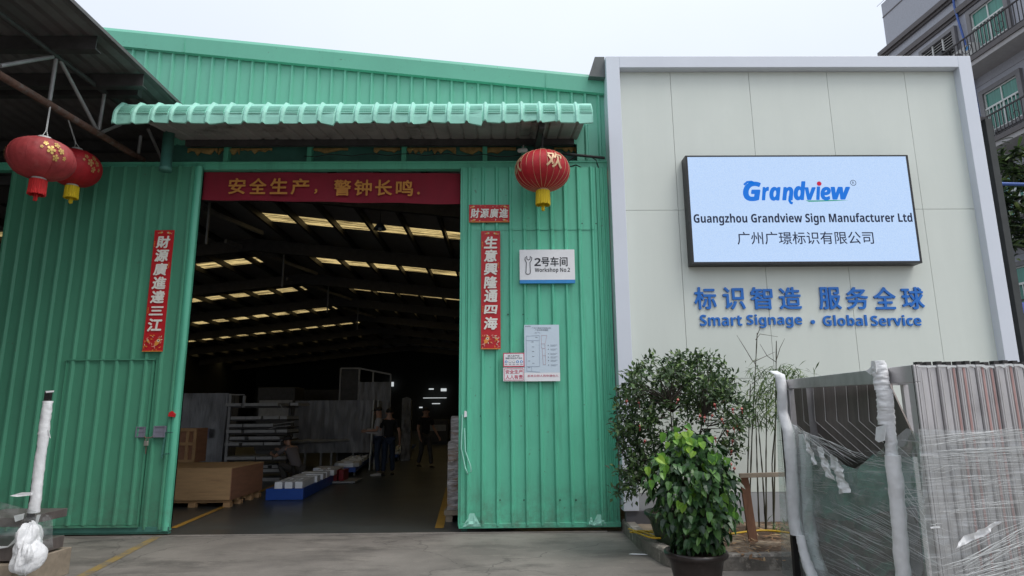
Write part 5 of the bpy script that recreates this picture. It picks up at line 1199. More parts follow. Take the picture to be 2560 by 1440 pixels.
for k_, (ra_, rb_) in enumerate(((((470, 690), (490, 770), (525, 850), (548, 930)), ((500, 680), (545, 745), (572, 830), (606, 922))), (((255, 500), (300, 560), (350, 660), (388, 752)), ((300, 520), (330, 575), (372, 660), (398, 748))), (((396, 630), (420, 690), (448, 760), (452, 812)), ((420, 640), (450, 690), (482, 770), (506, 852))))):
    crumple(mb, ([SA(*q_, .045) for q_ in ra_], [SA(*q_, .06) for q_ in rb_]), nAB, .014, 5, k_*3.0)
mb.build('torn_film', FOAM, rk)
# film sheets
mb = MB()
topl = [(150, 430), (260, 500), (380, 590), (480, 680), (590, 770), (640, 772), (760, 690), (870, 600), (960, 520), (1040, 560)]
botl = [(205, 1900), (330, 1900), (430, 1900), (560, 1900), (660, 1900), (740, 1900), (840, 1900), (940, 1900), (1040, 1900), (1140, 1900)]
def sheet(u, v, S, tl_, bl_, off, amp, sd):
    f = u*(len(tl_)-1); i = min(int(f), len(tl_)-2); f -= i
    a = Vector(tl_[i]).lerp(Vector(tl_[i+1]), f); b = Vector(bl_[i]).lerp(Vector(bl_[i+1]), f); q = a.lerp(b, v)
    return S(q.x, q.y, off+amp*noise.noise(Vector((q.x*.012, q.y*.010, sd)))+amp*.4*noise.noise(Vector((q.x*.05, q.y*.05, sd))))
mb.grid(lambda u, v: sheet(u, v, SA, topl, botl, .02, .03, 2), 60, 60); mb.build('stretch_film', FILM, rk)
mb = MB(); mb.grid(lambda u, v: sheet(u, v, SB, [(1030, 525), (1300, 535), (1700, 530), (2000, 520)], [(1130, 1900), (1400, 1900), (1700, 1900), (2100, 1900)], .03, .012, 6), 60, 60); mb.build('stretch_film', FILM2, rk)
def crease(mb, S, x0, y0, x1, y1, off, wd, r, sag=6, k=7):
    pts = [S(x0+(x1-x0)*i/k, y0+(y1-y0)*i/k+sag*math.sin(math.pi*i/k)*r.uniform(-.6, .6)+r.uniform(-2, 2), off+r.uniform(-.004, .004)) for i in range(k+1)]
    mb.tube(pts, [wd*.8*(.25+.75*math.sin(math.pi*(i+.4)/(k+.8))) for i in range(k+1)], 4, False)
r2 = random.Random(91); mb = MB()
for i in range(14): y = 565+r2.choice([0, 8, 25, 35])+r2.uniform(-14, 14); x0 = 1045+r2.uniform(0, 200); crease(mb, SB, x0, y+22, x0+r2.uniform(300, 760), y-r2.uniform(15, 40), .045, r2.uniform(.0008, .003), r2)
for i in range(26): y = r2.gauss(675, 22); x0 = 1050+r2.uniform(0, 300); crease(mb, SB, x0, y+8, x0+r2.uniform(200, 700), y-r2.uniform(5, 25), .045, r2.uniform(.0007, .0024), r2)
for i in range(70): y = r2.uniform(700, 1120); x0 = 1060+r2.uniform(0, 480); crease(mb, SB, x0, y+r2.uniform(-10, 25), x0+r2.uniform(80, 420), y+r2.uniform(-30, 12), .045, r2.uniform(.0006, .002), r2)
for i in range(46): y1 = r2.uniform(1065, 1500); crease(mb, SB, 1120+r2.uniform(0, 260), 1300+(y1-1065)*.55+r2.uniform(-20, 90), 1760, y1, .05, r2.uniform(.0008, .0032), r2, 10)
for i in range(12): y = r2.uniform(740, 800); crease(mb, SB, 1060, y-20, 1700, y+r2.uniform(-80, -10), .05, r2.uniform(.0006, .0016), r2)
mb.build('film_crease', CREASE, rk)
mb = MB()
for i in range(46): x0, y0 = r2.uniform(380, 800), r2.uniform(960, 1150); L_ = r2.uniform(150, 520); crease(mb, SA, x0, y0+ (800-x0)*.05, x0+L_, y0+L_*r2.uniform(.42, .66), .045, r2.uniform(.0005, .0018), r2)
for i in range(26): x0, y0 = r2.uniform(640, 980), r2.uniform(660, 900); L_ = r2.uniform(60, 330); crease(mb, SA, x0, y0, min(1075, x0+L_), y0+L_*r2.uniform(-.02, .3), .045, r2.uniform(.0005, .0015), r2)
for i in range(16): crease(mb, SA, 930+r2.uniform(-20, 10), 900+r2.uniform(-60, 120), 1085, 1020+r2.uniform(-120, 160), .045, r2.uniform(.0006, .0024), r2)
for i in range(26): x0, y0 = r2.uniform(180, 420), r2.uniform(620, 900); crease(mb, SA, x0, y0, x0+r2.uniform(60, 240), y0+r2.uniform(-15, 50), .045, r2.uniform(.0005, .0013), r2)
for i in range(20): x0, y0 = r2.uniform(360, 560), r2.uniform(1180, 1400); crease(mb, SA, x0, y0, x0+r2.uniform(150, 500), y0+r2.uniform(60, 330), .045, r2.uniform(.0005, .0014), r2)
for i in range(12): crease(mb, SA, 262+i*4, 505+i*3, 560+i*16, 770-i*6+r2.uniform(-8, 8), .05, r2.uniform(.0008, .003), r2, 16)
mb.build('film_crease', CREASE, rk)
mb = MB()
crumple(mb, ([SB(*q_, .06) for q_ in ((1252, 1275), (1345, 1238), (1440, 1195), (1545, 1105))], [SB(*q_, .07) for q_ in ((1270, 1240), (1330, 1195), (1420, 1150), (1530, 1095))]), nBC, .016, 6, 1.0)
crumple(mb, ([SB(*q_, .06) for q_ in ((1105, 1135), (1135, 1130), (1165, 1131))], [SB(*q_, .06) for q_ in ((1110, 1146), (1135, 1143), (1165, 1141))]), nBC, .006, 4, 2.0)
mb.build('torn_film', FOAM, rk)
mb = MB()      # rear and far side of the stack, out of the photograph's sight
mb.prism([A+dBC*.2, A+dBC*.24, A+dBC*.24-Z*1.8, A+dBC*.2-Z*1.8], nAB*-.04); mb.prism([bk1, bk1+dBC*.05, bk1+dBC*.05-Z*1.8, bk1-Z*1.8], dAB*.05); mb.bar(bk1-Z*.03, Cc-Z*.03, .05); mb.bar(A-Z*.03, bk1-Z*.03, .05); mb.build('rear_frame', STEEL, rk)

# ------------------------------------------------------------------ wrapped frame, left foreground
YW = 6.2
lw = thing('wrapped_rack', 'low steel frame with one tall paper wrapped post at the lower left corner', 'steel rack', P(75, 1420, YW))
ax0, an0 = dAB, nAB; dAB_, nAB_ = dAB, nAB
dAB, nAB = Vector((1, 0, 0)), Vector((0, -1, 0)); rk_ = rk; rk = lw
q = lambda x, y, o=0.0: P(x/2.88, 940+y/2.88, YW+o)
mb = MB(); mb.bar(q(352, 108), q(185, 1250), .045, .045); mb.build('post', STEELBLK, lw)
wrap('paper_wrap', [q(x, y) for x, y in ((346, 180), (328, 300), (312, 420))], (.044, .048), 3, amp=.06, flat=1.0)
wrap('paper_wrap', [q(x, y) for x, y in ((318, 400), (292, 580), (272, 740), (258, 880), (240, 985))], (.046, .05), 4, amp=.06, flat=1.0)
mb = MB(); mb.prism([q(330, 108, -.03), q(390, 104, -.03), q(388, 116, -.03), q(335, 122, -.03)], (0, -.006, 0)); mb.prism([q(340, 390, -.06), q(352, 384, -.06), q(366, 448, -.07), q(345, 430, -.06)], (0, -.004, 0)); mb.prism([q(75, 862, -.04), q(160, 838, -.04), q(232, 838, -.04), q(232, 858, -.04), q(130, 868, -.05)], (0, -.012, 0)); mb.prism([q(268, 1000, -.05), q(294, 996, -.05), q(270, 1070, -.05), q(250, 1100, -.05)], (0, -.006, 0)); mb.build('torn_paper', FOAM, lw)
mb = MB(); mb.box(q(-150, 0).x, q(168, 1050).x, YW-.02, YW+.6, q(0, 1085).z, q(0, 1020).z); mb.build('upper_rail', STEELDK, lw, bevel=.005)
mb = MB(); mb.box(q(-150, 0).x, q(140, 1260).x, YW-.03, YW+.6, q(0, 1330).z, q(0, 1235).z); mb.build('lower_rail', STEELDK, lw, bevel=.005)
mb = MB(); mb.box(q(-150, 0).x, q(150, 1330).x, YW-.1, YW+.7, 0.0, q(0, 1345).z); mb.build('skid', PALEBOARD, lw, bevel=.006)
mb = MB(); mb.prism([q(-100, 1225, -.04), q(60, 1225, -.04), q(110, 1170, -.05), q(115, 1125, -.05), q(180, 1108, -.05), q(165, 1150, -.06), q(130, 1190, -.05), q(60, 1232, -.04), q(-100, 1260, -.04)], (0, -.006, 0)); mb.prism([q(105, 1005, -.03), q(178, 988, -.03), q(168, 1030, -.04), q(115, 1050, -.04)], (0, -.01, 0)); mb.build('wrapping_paper', FOAM, lw)
mb = MB(); mb.grid(lambda u, v: q(-60+440*u, 890+130*u*.9+(330-100*u)*v, -.08+.03*noise.noise(Vector((u*4, v*3, 1)))), 20, 14); mb.build('clear_film', filmmat('clear_film_left', .06, (.85, .88, .87), .10, .25, 0, (4, 4, 8)), lw)
mb = MB(); mb.box(q(270, 0).x, q(388, 0).x, YW+.02, YW+.03, q(0, 1255).z, q(0, 1022).z); mb.build('clear_sheet', filmmat('acrylic_sheet', .14, (.8, .84, .84), .14, .05, 0), lw)
dAB, nAB, rk = dAB_, nAB_, rk_
pp = thing('paper_heap', 'crumpled white wrapping paper heaped at the foot of the wrapped post', 'paper', q(210, 1380))
r2 = random.Random(2)
mb = MB(); c = q(205, 1210, -.12)
vs, fs = [], []
def crump(cx, cy, rx, rz, o, sd, n=54, m_=30):
    mb2 = []
    def f(u, v):
        a = u*2*math.pi; b = (v-.5)*math.pi; k_ = 1+.45*noise.noise(Vector((math.cos(a)*1.5, math.sin(a)*1.5+sd, v*3)))+.28*abs(noise.noise(Vector((math.cos(a)*2.2, math.sin(a)*2.2, v*3.5+sd))))+.05*noise.noise(Vector((math.cos(a)*9, math.sin(a)*9, v*14+sd)))
        p = q(cx, cy, o); return p+Vector((rx*k_*math.cos(a)*math.cos(b), .12*k_*math.sin(a)*math.cos(b), rz*k_*math.sin(b)))
    mb.grid(f, n, m_, False)
crump(208, 1190, .07, .13, -.12, 1); crump(200, 1290, .11, .13, -.15, 4)
mb.build('crumpled_paper', FOAM, pp)
mb = MB(); 
def skirt(u, v): p = q(60+370*u, 1370+24*math.sin(u*5), -.3); return Vector((p.x, p.y-.28*v+.03*noise.noise(Vector((u*5, v*4, 1))), max(.006, .17*(1-v)*(1-abs(u-.35)*1.25)+.03*noise.noise(Vector((u*7, v*5, 3))))))
mb.grid(skirt, 36, 14, False); mb.build('paper_sheet', FOAM, pp)

# ------------------------------------------------------------------ grey tiled apartment block, right background
db = Vector((math.sin(R(-5)), math.cos(R(-5)), 0)); nb = Vector((-math.cos(R(5)), -math.sin(R(5)), 0))
q0 = EYE+ray(2490, 265)*(24.8/ray(2490, 265).dot(fw)); q0.z = 0
def BS(px, py, off=0.0):
    d = ray(px, py); p0 = q0+nb*off; p = EYE+d*((p0-EYE).dot(nb)/d.dot(nb)); return ((p-q0).dot(db), p.z)
W3 = lambda s, z, o=0.0: q0+db*s+nb*o+Vector((0, 0, z))
ab = thing('apartment_block', 'grey tiled apartment block with green curtained windows and iron balconies', 'building', W3(2, 0, -4))
sfar, ztop = BS(2197, 52); sfar2, zc1 = BS(2197, 138); sn = BS(2560, 300)[0]-6
def bbox(mb, s0, s1, z0, z1, o0, o1):
    c = (W3(s0, z0, o0)+W3(s1, z1, o1))/2; mb.obox(c, db*abs(s1-s0)/2, nb*abs(o1-o0)/2, Vector((0, 0, abs(z1-z0)/2)))
mb = MB(); bbox(mb, sn, sfar, 0, zc1, -9, 0); mb.build('wall', TILEWALL, ab)
mb = MB(); bbox(mb, sn, sfar-.15, zc1, ztop+.8, -8.8, -.12); mb.build('parapet', TILEWALL, ab)
mb = MB(); bbox(mb, sn, sfar-.14, (zc1+ztop+.8)/2+.5, (zc1+ztop+.8)/2+.56, -.119, -.10); mb.build('joint', TRIMDK, ab)
zz = zc1
mb = MB()
for (a, b) in (((2197, 132), .22),): bbox(mb, sn, sfar+.12, zz-.25, zz-.02, 0, .22); bbox(mb, sn, sfar+.05, zz-.36, zz-.255, 0, .12)
s2_, z2_ = BS(2263, 134); bbox(mb, sn, sfar, z2_-.12, z2_+.12, 0, .16); bbox(mb, sn, sfar, z2_-.24, z2_-.125, 0, .08)
mb.build('cornice', TRIMDK, ab)
sw0, zt2 = BS(2463, 237); sw1, _ = BS(2547, 190); _, zb2 = BS(2482, 332)
sL, sR = max(sw0, sw1), min(sw0, sw1)
_, zt1 = BS(2424, 42); fh = zt1-zt2
zsil = [zb2+fh*k for k in (1, 0, -1, -2, -3)]
def window(sl, sr, z0, z1):
    fr = MB()
    for (a, b, c, d) in ((sl, sl+.18, z0-.12, z1+.18), (sr-.18, sr, z0-.12, z1+.18), (sr, sl, z1, z1+.18), (sr, sl, z0-.12, z0)): bbox(fr, a, b, c, d, 0.001, .14)
    o = fr.build('window', TRIMMID, ab)
    g = MB(); bbox(g, sl-.0, sr, z0, z1, 0.002, .02); g.build('pane', TEALGLASS, o)
    s = MB(); m_ = (sl+sr)/2; t = .05; zm = z0+(z1-z0)*.62
    for (a, b, c, d) in ((sl-t, sl, z0, z1), (sr, sr+t, z0, z1), (m_-t/2, m_+t/2, z0, z1), (sr+t, sl-t, zm-t/2, zm+t/2), (sr+t, sl-t, z1-t, z1)): bbox(s, a, b, c, d, .021, .06)
    s.build('sash', WHITEMETAL, o)
    b_ = MB(); n = 9
    for i in range(n+1): u = sl+(sr-sl)*i/n; bbox(b_, u-.015, u+.015, z0+.02, z0+.95, .075, .105)
    bbox(b_, sr, sl, z0+.95, z0+1.0, .07, .11); bbox(b_, sr, sl, z0+.02, z0+.06, .07, .11); b_.build('guard_rail', WHITEMETAL, o)
WH = zt2-zb2
for zb_ in zsil:
    for k in range(0, 3): window(sL-3.05*k, sR-3.05*k, zb_, zb_+WH)
sl_, zl_ = BS(2312, 137); sr_, zr_ = BS(2386, 78)
fr = MB(); sA, sB = max(sl_, sr_), min(sl_, sr_); zv1 = BS(2386, 78)[1]; zv0 = zv1-1.35
for (a, b, c, d) in ((sA, sA+.16, zv0-.16, zv1+.16), (sB-.16, sB, zv0-.16, zv1+.16), (sB, sA, zv1, zv1+.16), (sB, sA, zv0-.16, zv0)): bbox(fr, a, b, c, d, .001, .16)
vo = fr.build('louvre_window', TRIMMID, ab)
g = MB(); bbox(g, sB, sA, zv0, zv1, .002, .01); g.build('louvre_backing', BLACK, vo)
g = MB()
for i in range(11):
    z = zv0+.06+i*.12; c = (W3(sB, z, .05)+W3(sA, z, .05))/2; g.obox(c, db*(sA-sB)/2, nb*.05-Vector((0, 0, .03)), Vector((0, 0, .008))+nb*.003)
for i in (1, 2): u = sB+(sA-sB)*i/3; bbox(g, u-.03, u+.03, zv0, zv1, .06, .11)
g.build('slats', ACWHITE, vo)
g = MB(); bbox(g, sB+.2, sB+1.0, zv0+.15, zv0+.55, .11, .55); g.build('fan_cowl', BLACK, vo)
def balcony(z0):
    s_far = BS(2430, 150)[0] if False else sL+.85
    b = MB(); bbox(b, sn, s_far, z0-.32, z0, 0.001, 1.0); o = b.build('balcony', SOFFIT, ab)
    e = MB(); bbox(e, sn, s_far+.02, z0-.14, z0+.05, 1.001, 1.06); e.build('edge', TRIMDK, o)
    r = MB(); s = s_far
    while s > sn: bbox(r, s-.012, s+.012, z0+.06, z0+.95, .96, .985); s -= .16
    bbox(r, sn, s_far, z0+.95, z0+1.0, .95, 1.0); bbox(r, sn, s_far, z0+.12, z0+.15, .96, .985)
    for i in range(9):
        u = s_far-.25; z = z0+.08+i*.1; bbox(r, s_far-.012, s_far+.012, z0+.06, z0+.95, .1*i+.05, .1*i+.075)
    bbox(r, s_far-.02, s_far+.02, z0+.95, z0+1.0, 0, .95)
    for u in (s_far-1.4, s_far-2.9, s_far-4.4):
        pts = [W3(u+.25*math.cos(t)*(.3+.7*t/6.3), z0+.52+.25*math.sin(t)*(.3+.7*t/6.3), .972) for t in [i*.35 for i in range(19)]]; r.tube(pts, .014, 4, False)
    r.build('railing', IRON, o)
    return o, s_far
for zb_ in zsil:
    z0 = zb_-.75
    o, sf = balcony(z0)
    a = MB(); bbox(a, sf-1.35, sf-.3, z0+.1, z0+.82, .35, .75); au = a.build('air_conditioner', ACWHITE, o)
    a = MB(); c = W3(sf-.62, z0+.46, .753); a.disc(c, db, Vector((0, 0, 1)), .27, 20); a.disc(W3(sf-.62, z0+.46, .757), db, Vector((0, 0, 1)), .08, 12)
    a.build('fan_grille', TRIMDK, au)
    a = MB(); bbox(a, sf-1.25, sf-1.05, z0+.6, z0+.75, .751, .757); a.build('badge', BLUEINK, au)
mb = MB(); pp_ = [W3(*BS(*p), .12) for p in ((2386, -40), (2392, 15), (2405, 60), (2420, 110), (2430, 150))]; s_ = BS(2425, 135)[0]
mb.tube(pp_+[W3(s_-.1, pp_[-1].z-3, .12), W3(s_-.1, 1, .12)], .045, 8); mb.build('drain_pipe', BLUEPIPE, ab)
mb = MB()
for k in range(6): bbox(mb, sn, sfar, zsil[1]+.9+fh*(k-3)+1.2, zsil[1]+.92+fh*(k-3)+1.2, 0, .006)
mb.build('tile_joint', TRIMMID, ab)
# lightning rod on the roof corner
rod = MB(); p = W3(sfar-.3, ztop+.8, -.3); rod.tube([p, p+Vector((0, 0, 3.2))], .02, 6); rod.build('lightning_rod', GREYSTEEL, ab)

# ------------------------------------------------------------------ between the frame and the block: post, pipe, tarpaulin, tree
gp = thing('steel_post', 'slim grey steel post just right of the white frame', 'post', (0, 0, 0))
YG = 11.5; a = P(2490, 465, YG); gp.location = (a.x, YG, 0)
mb = MB(); mb.tube([(a.x, YG, 0), (a.x, YG, a.z)], .045, 12); mb.build('shaft', GREYSTEEL, gp)
mb = MB(); mb.tube([(a.x-.18, YG+.1, 0), (a.x-.18, YG+.1, a.z+.15)], .05, 8); mb.build('cable_bundle', BARK, gp)
bp_ = thing('blue_pipe', 'horizontal blue pipe crossing in front of the tree at the right edge', 'pipe', P(2520, 461, YG))
mb = MB(); mb.tube([P(2474, 459, YG-.06), P(2600, 462, YG-.06)], .035, 10); mb.build('pipe_run', BLUEPIPE, bp_)
mb = MB(); c = P(2488, 460, YG-.06); mb.tube([c+Vector((-.04, 0, 0)), c+Vector((.04, 0, 0))], .05, 10); mb.build('pipe_clamp', GREYSTEEL, bp_)
at = thing('tarpaulin_awning', 'dark blue tarpaulin awning hanging at the far right edge', 'awning', P(2560, 790, 14))
YA = 13.5; a = P(2536, 755, YA); b = P(2552, 800, YA)
mb = MB(); mb.grid(lambda u, v: (a.x-.25+3*u, YA-.6*v+.05*math.sin(u*14), a.z-(a.z-b.z)*v-.05*math.sin(u*9)*v), 20, 5); mb.build('tarpaulin', BLUETARP, at)
mb = MB(); mb.tube([(a.x-.3, YA-.6, b.z-.03), (a.x+2.8, YA-.6, b.z-.03)], .03, 8); mb.tube([(a.x+1.5, YA-.55, 0), (a.x+1.5, YA-.55, b.z)], .04, 8); mb.build('frame', ACWHITE, at)
mb = MB(); mb.box(a.x-.2, a.x+3, YA+.5, YA+.7, 0, b.z-.1); tag(mb.build('store_wall', BLACK), 'dark wall under the blue tarpaulin awning', 'wall')
tr_ = thing('loquat_tree', 'broad leaved tree reaching in from the right edge in front of the grey block', 'tree', (11.6, 12.5, 0))
mb = MB(); r2 = random.Random(61); mb.tube([(11.6, 12.5, 0), (11.55, 12.5, 2), (11.4, 12.4, 3.8), (11.2, 12.3, 5.2), (10.9, 12.2, 6.2)], [.14, .12, .1, .07, .03], 8)
ends = []
for (px, py, Y) in ((2545, 380, 12), (2515, 405, 12.2), (2488, 430, 12.4), (2530, 430, 11.8), (2495, 470, 12.3), (2550, 450, 12), (2525, 500, 12.2), (2500, 530, 12.4), (2548, 520, 11.9), (2535, 560, 12.1), (2510, 575, 12.3), (2555, 590, 12), (2530, 610, 12), (2515, 545, 12), (2500, 500, 12), (2575, 420, 12), (2600, 500, 12), (2585, 560, 12.5), (2620, 430, 12.5), (2480, 400, 12.6)):
    e_ = P(px, py, Y); ends.append(e_); s_ = Vector((11.4, 12.4, e_.z-.8)); mb.tube([s_, s_.lerp(e_, .5)+Vector((0, 0, .15)), e_], [.03, .02, .008], 5, False)
mb.build('trunk', BARK, tr_)
ml = MB()
for e_ in ends:
    for k in range(26):
        a = r2.uniform(0, 6.28); el = r2.uniform(-.5, .6); d = Vector((math.cos(a), math.sin(a), el)); leaf(ml, e_+rv(r2)*.08, d, Vector((0, 0, 1))+rv(r2)*.4, r2.uniform(.18, .36), r2.uniform(.06, .10), .15, True, .3)
    for k in range(14):
        a = r2.uniform(0, 6.28); d = Vector((math.cos(a), math.sin(a), r2.uniform(-.6, .2))); leaf(ml, e_+rv(r2)*.35, d, Vector((0, 0, 1))+rv(r2)*.4, r2.uniform(.16, .3), r2.uniform(.05, .09), .15, True, .3)
ml.build('crown', leafmat('loquat_leaf', [(0, (0.012, 0.022, 0.01)), (.55, (0.03, 0.055, 0.02)), (.85, (0.09, 0.15, 0.045)), (1, (0.2, 0.27, 0.08))], 0.4, .2), tr_)

# ------------------------------------------------------------------ inside the workshop
FZ = 0.006
# big plywood crate
YC0, YC1 = 11.5, 12.95
xr_ = (P(580, 1175, YC0).x+P(576, 1250, YC0).x)/2; zt_ = P(560, 1172, YC0).z; zb_ = P(560, 1250, YC0).z; xl_ = xr_-2.2
cr = thing('wooden_crate', 'large low plywood crate on feet just inside the left door edge', 'crate', (xr_-1.1, 12.2, FZ), 'wooden crates')
mb = MB(); mb.box(xl_, xr_-.013, YC0, YC0+.014, zb_, zt_); mb.build('front_panel', PLY, cr)
mb = MB(); mb.box(xr_-.012, xr_+.002, YC0, YC1, zb_, zt_); mb.build('side_panel', PLYRED, cr)
mb = MB(); mb.box(xl_, xr_-.013, YC1-.014, YC1, zb_, zt_); mb.box(xl_, xl_+.012, YC0+.015, YC1-.015, zb_, zt_); mb.build('back_panel', PLY, cr)
mb = MB(); mb.box(xl_-.005, xr_+.012, YC0-.008, YC1+.01, zt_+.001, zt_+.016); mb.build('lid', PLY, cr, bevel=.002)
mb = MB()
for i in range(5):
    y = YC0+.05+i*.32
    if y < YC1-.05: mb.box(xl_+.1, xr_-.02, y, y+.09, zb_-.05, zb_-.001)
mb.build('bearer', PINE, cr)
for x in (xr_-.72, xr_-.12, xr_-1.4, xr_-2.0):
    for y in (YC0+.01, YC0+.45, YC0+.95, YC1-.13):
        mb = MB(); mb.box(x, x+.12, y, y+.12, FZ, zb_-.051); mb.build('foot', PINE, cr)
# framed crate standing behind it
c2 = thing('wooden_crate', 'small upright batten framed crate standing behind the large plywood crate', 'crate', P(470, 1160, 13.6), 'wooden crates')
YB2 = 13.4; f = lambda x, y: P(430+x/5.14, 960+y/5.14, YB2)
x0, x1 = f(-120, 700).x, f(310, 700).x; z1, z0 = f(200, 570).z, f(200, 1010).z
mb = MB(); mb.box(x0, x1, YB2+.03, YB2+.5, z0, z1); mb.build('board', PLYRED, c2)
mb = MB()
for x in (x1-.06, (x0+x1)/2+.13, x0): mb.box(x, x+.06, YB2, YB2+.028, z0, z1)
mb.build('upright_batten', PINE, c2)
mb = MB()
for z in (z0-.0, (z0+z1)/2, z1-.06): mb.box(x0, x1+.002, YB2-.02, YB2-.001, z, z+.06)
mb.build('cross_batten', PINE, c2)
mb = MB(); mb.box(x0, x1, YB2, YB2+.5, FZ, z0-.02); mb.build('base', DARKSTEEL, c2)

# letter signs lying on blue boxes
def sign_row(name_label, front_px, far_px, wdt, hb, letters, seed, ys=None, lh=.13, legs=False):
    a = G(*front_px, FZ); b = G(*far_px, FZ); d = (b-a).normalized(); L = (b-a).length; s = Vector((-d.y, d.x, 0))   # s points left of the row
    t = thing('letter_sign', name_label, 'letter sign', a+s*wdt/2+d*L/2, 'letter signs being finished on the floor')
    zb = .0 if not legs else .10
    mb = MB(); c = a+s*wdt/2+d*L/2; mb.obox(c+Vector((0, 0, FZ+zb+hb/2)), d*L/2, s*wdt/2, Vector((0, 0, hb/2))); mb.build('blue_base', SIGNBLUE, t, bevel=.004)
    if legs:
        mb = MB()
        for u in (.06, .94):
            for v in (.1, .9): q = a+d*L*u+s*wdt*v; mb.box(q.x-.025, q.x+.025, q.y-.025, q.y+.025, FZ, FZ+zb)
        mb.build('trestle_leg', GREYSTEEL, t)
    z = FZ+zb+hb+.002
    for (ch, u0, u1, v0, v1) in letters:
        # strokes as outlines in a unit box: first number along the row from near to far, second from the letter's top to its foot
        OUT = {'E': [(1, 0), (0, 0), (0, .27), (.68, .27), (.68, .365), (0, .365), (0, .635), (.68, .635), (.68, .73), (0, .73), (0, 1), (1, 1)],
               'U': [(1, 0), (.66, 0), (.66, .66), (.36, .66), (.36, 0), (.02, 0), (0, .1), (0, .85), (.15, 1), (.85, 1), (1, .85)],
               'I': [(.08, 0), (.92, 0), (.92, 1), (.08, 1)],
               'F': [(1, 0), (0, 0), (0, .3), (.55, .3), (.55, .45), (.12, .45), (.12, .68), (.55, .68), (.55, 1), (1, 1)],
               'D': [(1, 0), (.25, 0), (.03, .2), (0, .5), (.03, .8), (.25, 1), (1, 1), (1, .3), (.7, .3), (.7, .7), (.35, .7), (.3, .5), (.35, .3), (.69, .29), (1, .29)],
               'S': [(1, 0), (0, 0), (0, .22), (.6, .22), (.6, .39), (0, .39), (0, 1), (1, 1), (1, .78), (.4, .78), (.4, .61), (1, .61)],
               'H': [(1, 0), (.65, 0), (.65, .38), (.35, .38), (.35, 0), (0, 0), (0, 1), (.35, 1), (.35, .62), (.65, .62), (.65, 1), (1, 1)]}
        pts = OUT.get(ch, OUT['E'])
        mb = MB(); mb.prism([a+d*(u0+p[0]*(u1-u0))+s*wdt*(v0+p[1]*(v1-v0))+Vector((0, 0, z)) for p in pts], Vector((0, 0, lh)))
        mb.build('letter', SIGNWHITE, t, bevel=.006)
    return a, d, s, t
ra, rd, rs, rt_ = sign_row('near row of chunky white letters lying on a long blue box', (757, 1250), (841, 1205), .68, .20, (('E', .0, 1.0, .03, .78), ('U', 1.05, 1.9, -.02, .76), ('I', 1.98, 2.4, -.02, .78), ('F', 2.5, 3.7, -.1, .8)), 1, lh=.12)
sign_row('middle row of white letters on a blue trestle behind the small red letters', (888, 1191), (938, 1151), .66, .12, (('D', .0, .85, -.1, .85), ('U', 1.0, 1.75, 0, .8), ('S', 1.9, 2.6, 0, .8), ('E', 2.75, 3.4, 0, .8), ('R', 3.6, 4.3, 0, .8)), 2, legs=True, lh=.10)
sign_row('far row of white and blue letters on a dark trestle beside the walking man', (996, 1152), (1040, 1122), .6, .10, (('H', .2, 1.1, 0, .9), ('O', 1.6, 2.6, 0, .9), ('M', 3.0, 4.2, 0, .9), ('E', 4.6, 5.6, 0, .9)), 3, legs=True, lh=.08)
rl = thing('red_letters', 'short stack of small dark red letters between the two rows of white letters', 'letters', G(838, 1200, FZ))
mb = MB(); q = ra+rd*4.1+rs*.1
mb2 = MB(); c = P(836, 1187, 15.4)
for i in range(4): mb2.box(c.x-.30+.15*i, c.x-.30+.15*i+.11, c.y-.2, c.y+.3, c.z-.12, c.z+.12)
mb2.build('letter', DARKRED, rl, bevel=.01)
mb = MB(); mb.box(c.x-.35, c.x+.55, c.y-.3, c.y+.5, c.z-.16, c.z-.122)
for (x, y) in ((-.3, -.25), (.45, -.25), (-.3, .4), (.45, .4)): mb.box(c.x+x, c.x+x+.04, c.y+y, c.y+y+.04, FZ, c.z-.161)
mb.build('bench', GREYSTEEL, rl)

# cantilever rack of steel sections
YRK = 16.0
rk2 = thing('storage_rack', 'tall steel rack loaded with grey metal sections behind the plywood crate', 'storage rack', P(640, 1200, YRK))
f = lambda x, y, Y=YRK: P(430+x/5.14, 960+y/5.14, Y)
for (x, yt_, yb_) in ((758, 130, 1010), (935, 150, 300)):
    mb = MB(); a = f(x, yt_); b = f(690 if x < 800 else x-10, 1300) if x < 800 else f(x, yb_); mb.box(a.x-.03, a.x+.03, YRK-.03, YRK+.03, (FZ if x < 800 else b.z), a.z); mb.build('upright', GREYSTEEL, rk2)
for x_ in (f(1440, 700).x,):
    mb = MB(); mb.box(x_-.03, x_+.03, YRK+.3, YRK+.36, FZ, f(700, 240).z); mb.build('upright', DARKSTEEL, rk2)
mb = MB(); mb.box(f(758, 140).x, f(935, 140).x, YRK-.02, YRK+.02, f(0, 150).z-.0, f(0, 138).z); mb.build('top_bar', GREYSTEEL, rk2)
r2 = random.Random(17)
for y_, segs in ((265, ((710, 905), (945, 1380), (1540, 1640))), (435, ((770, 960), (970, 1160), (1190, 1390), (1405, 1495))), (532, ((745, 915), (930, 1310))), (607, ((710, 905), (945, 1335), (1355, 1490))), (693, ((760, 950), (1000, 1195), (1205, 1400))), (768, ((700, 880), (920, 1180), (1205, 1415))), (950, ((690, 1080), (1100, 1300), (1320, 1490))), (1060, ((1120, 1240), (1300, 1495))), (1112, ((1160, 1460),)), (1225, ((1110, 1400),))):
    z = f(1000, y_).z; th = .035
    mb = MB(); mb.box(f(710, y_).x, f(1480, y_).x, YRK+.0, YRK+.9, z-th-.04, z-th-.005); mb.build('shelf_arm', DARKSTEEL, rk2)
    for (a, b) in segs:
        mb = MB(); mb.box(f(a, y_).x, f(b, y_).x, YRK-.06-r2.uniform(0, .05), YRK+.8, z-th, z+th); mb.build('metal_section', mat('mill_finish_section', (0.36, 0.36, 0.36), .5, .2, .2), rk2)
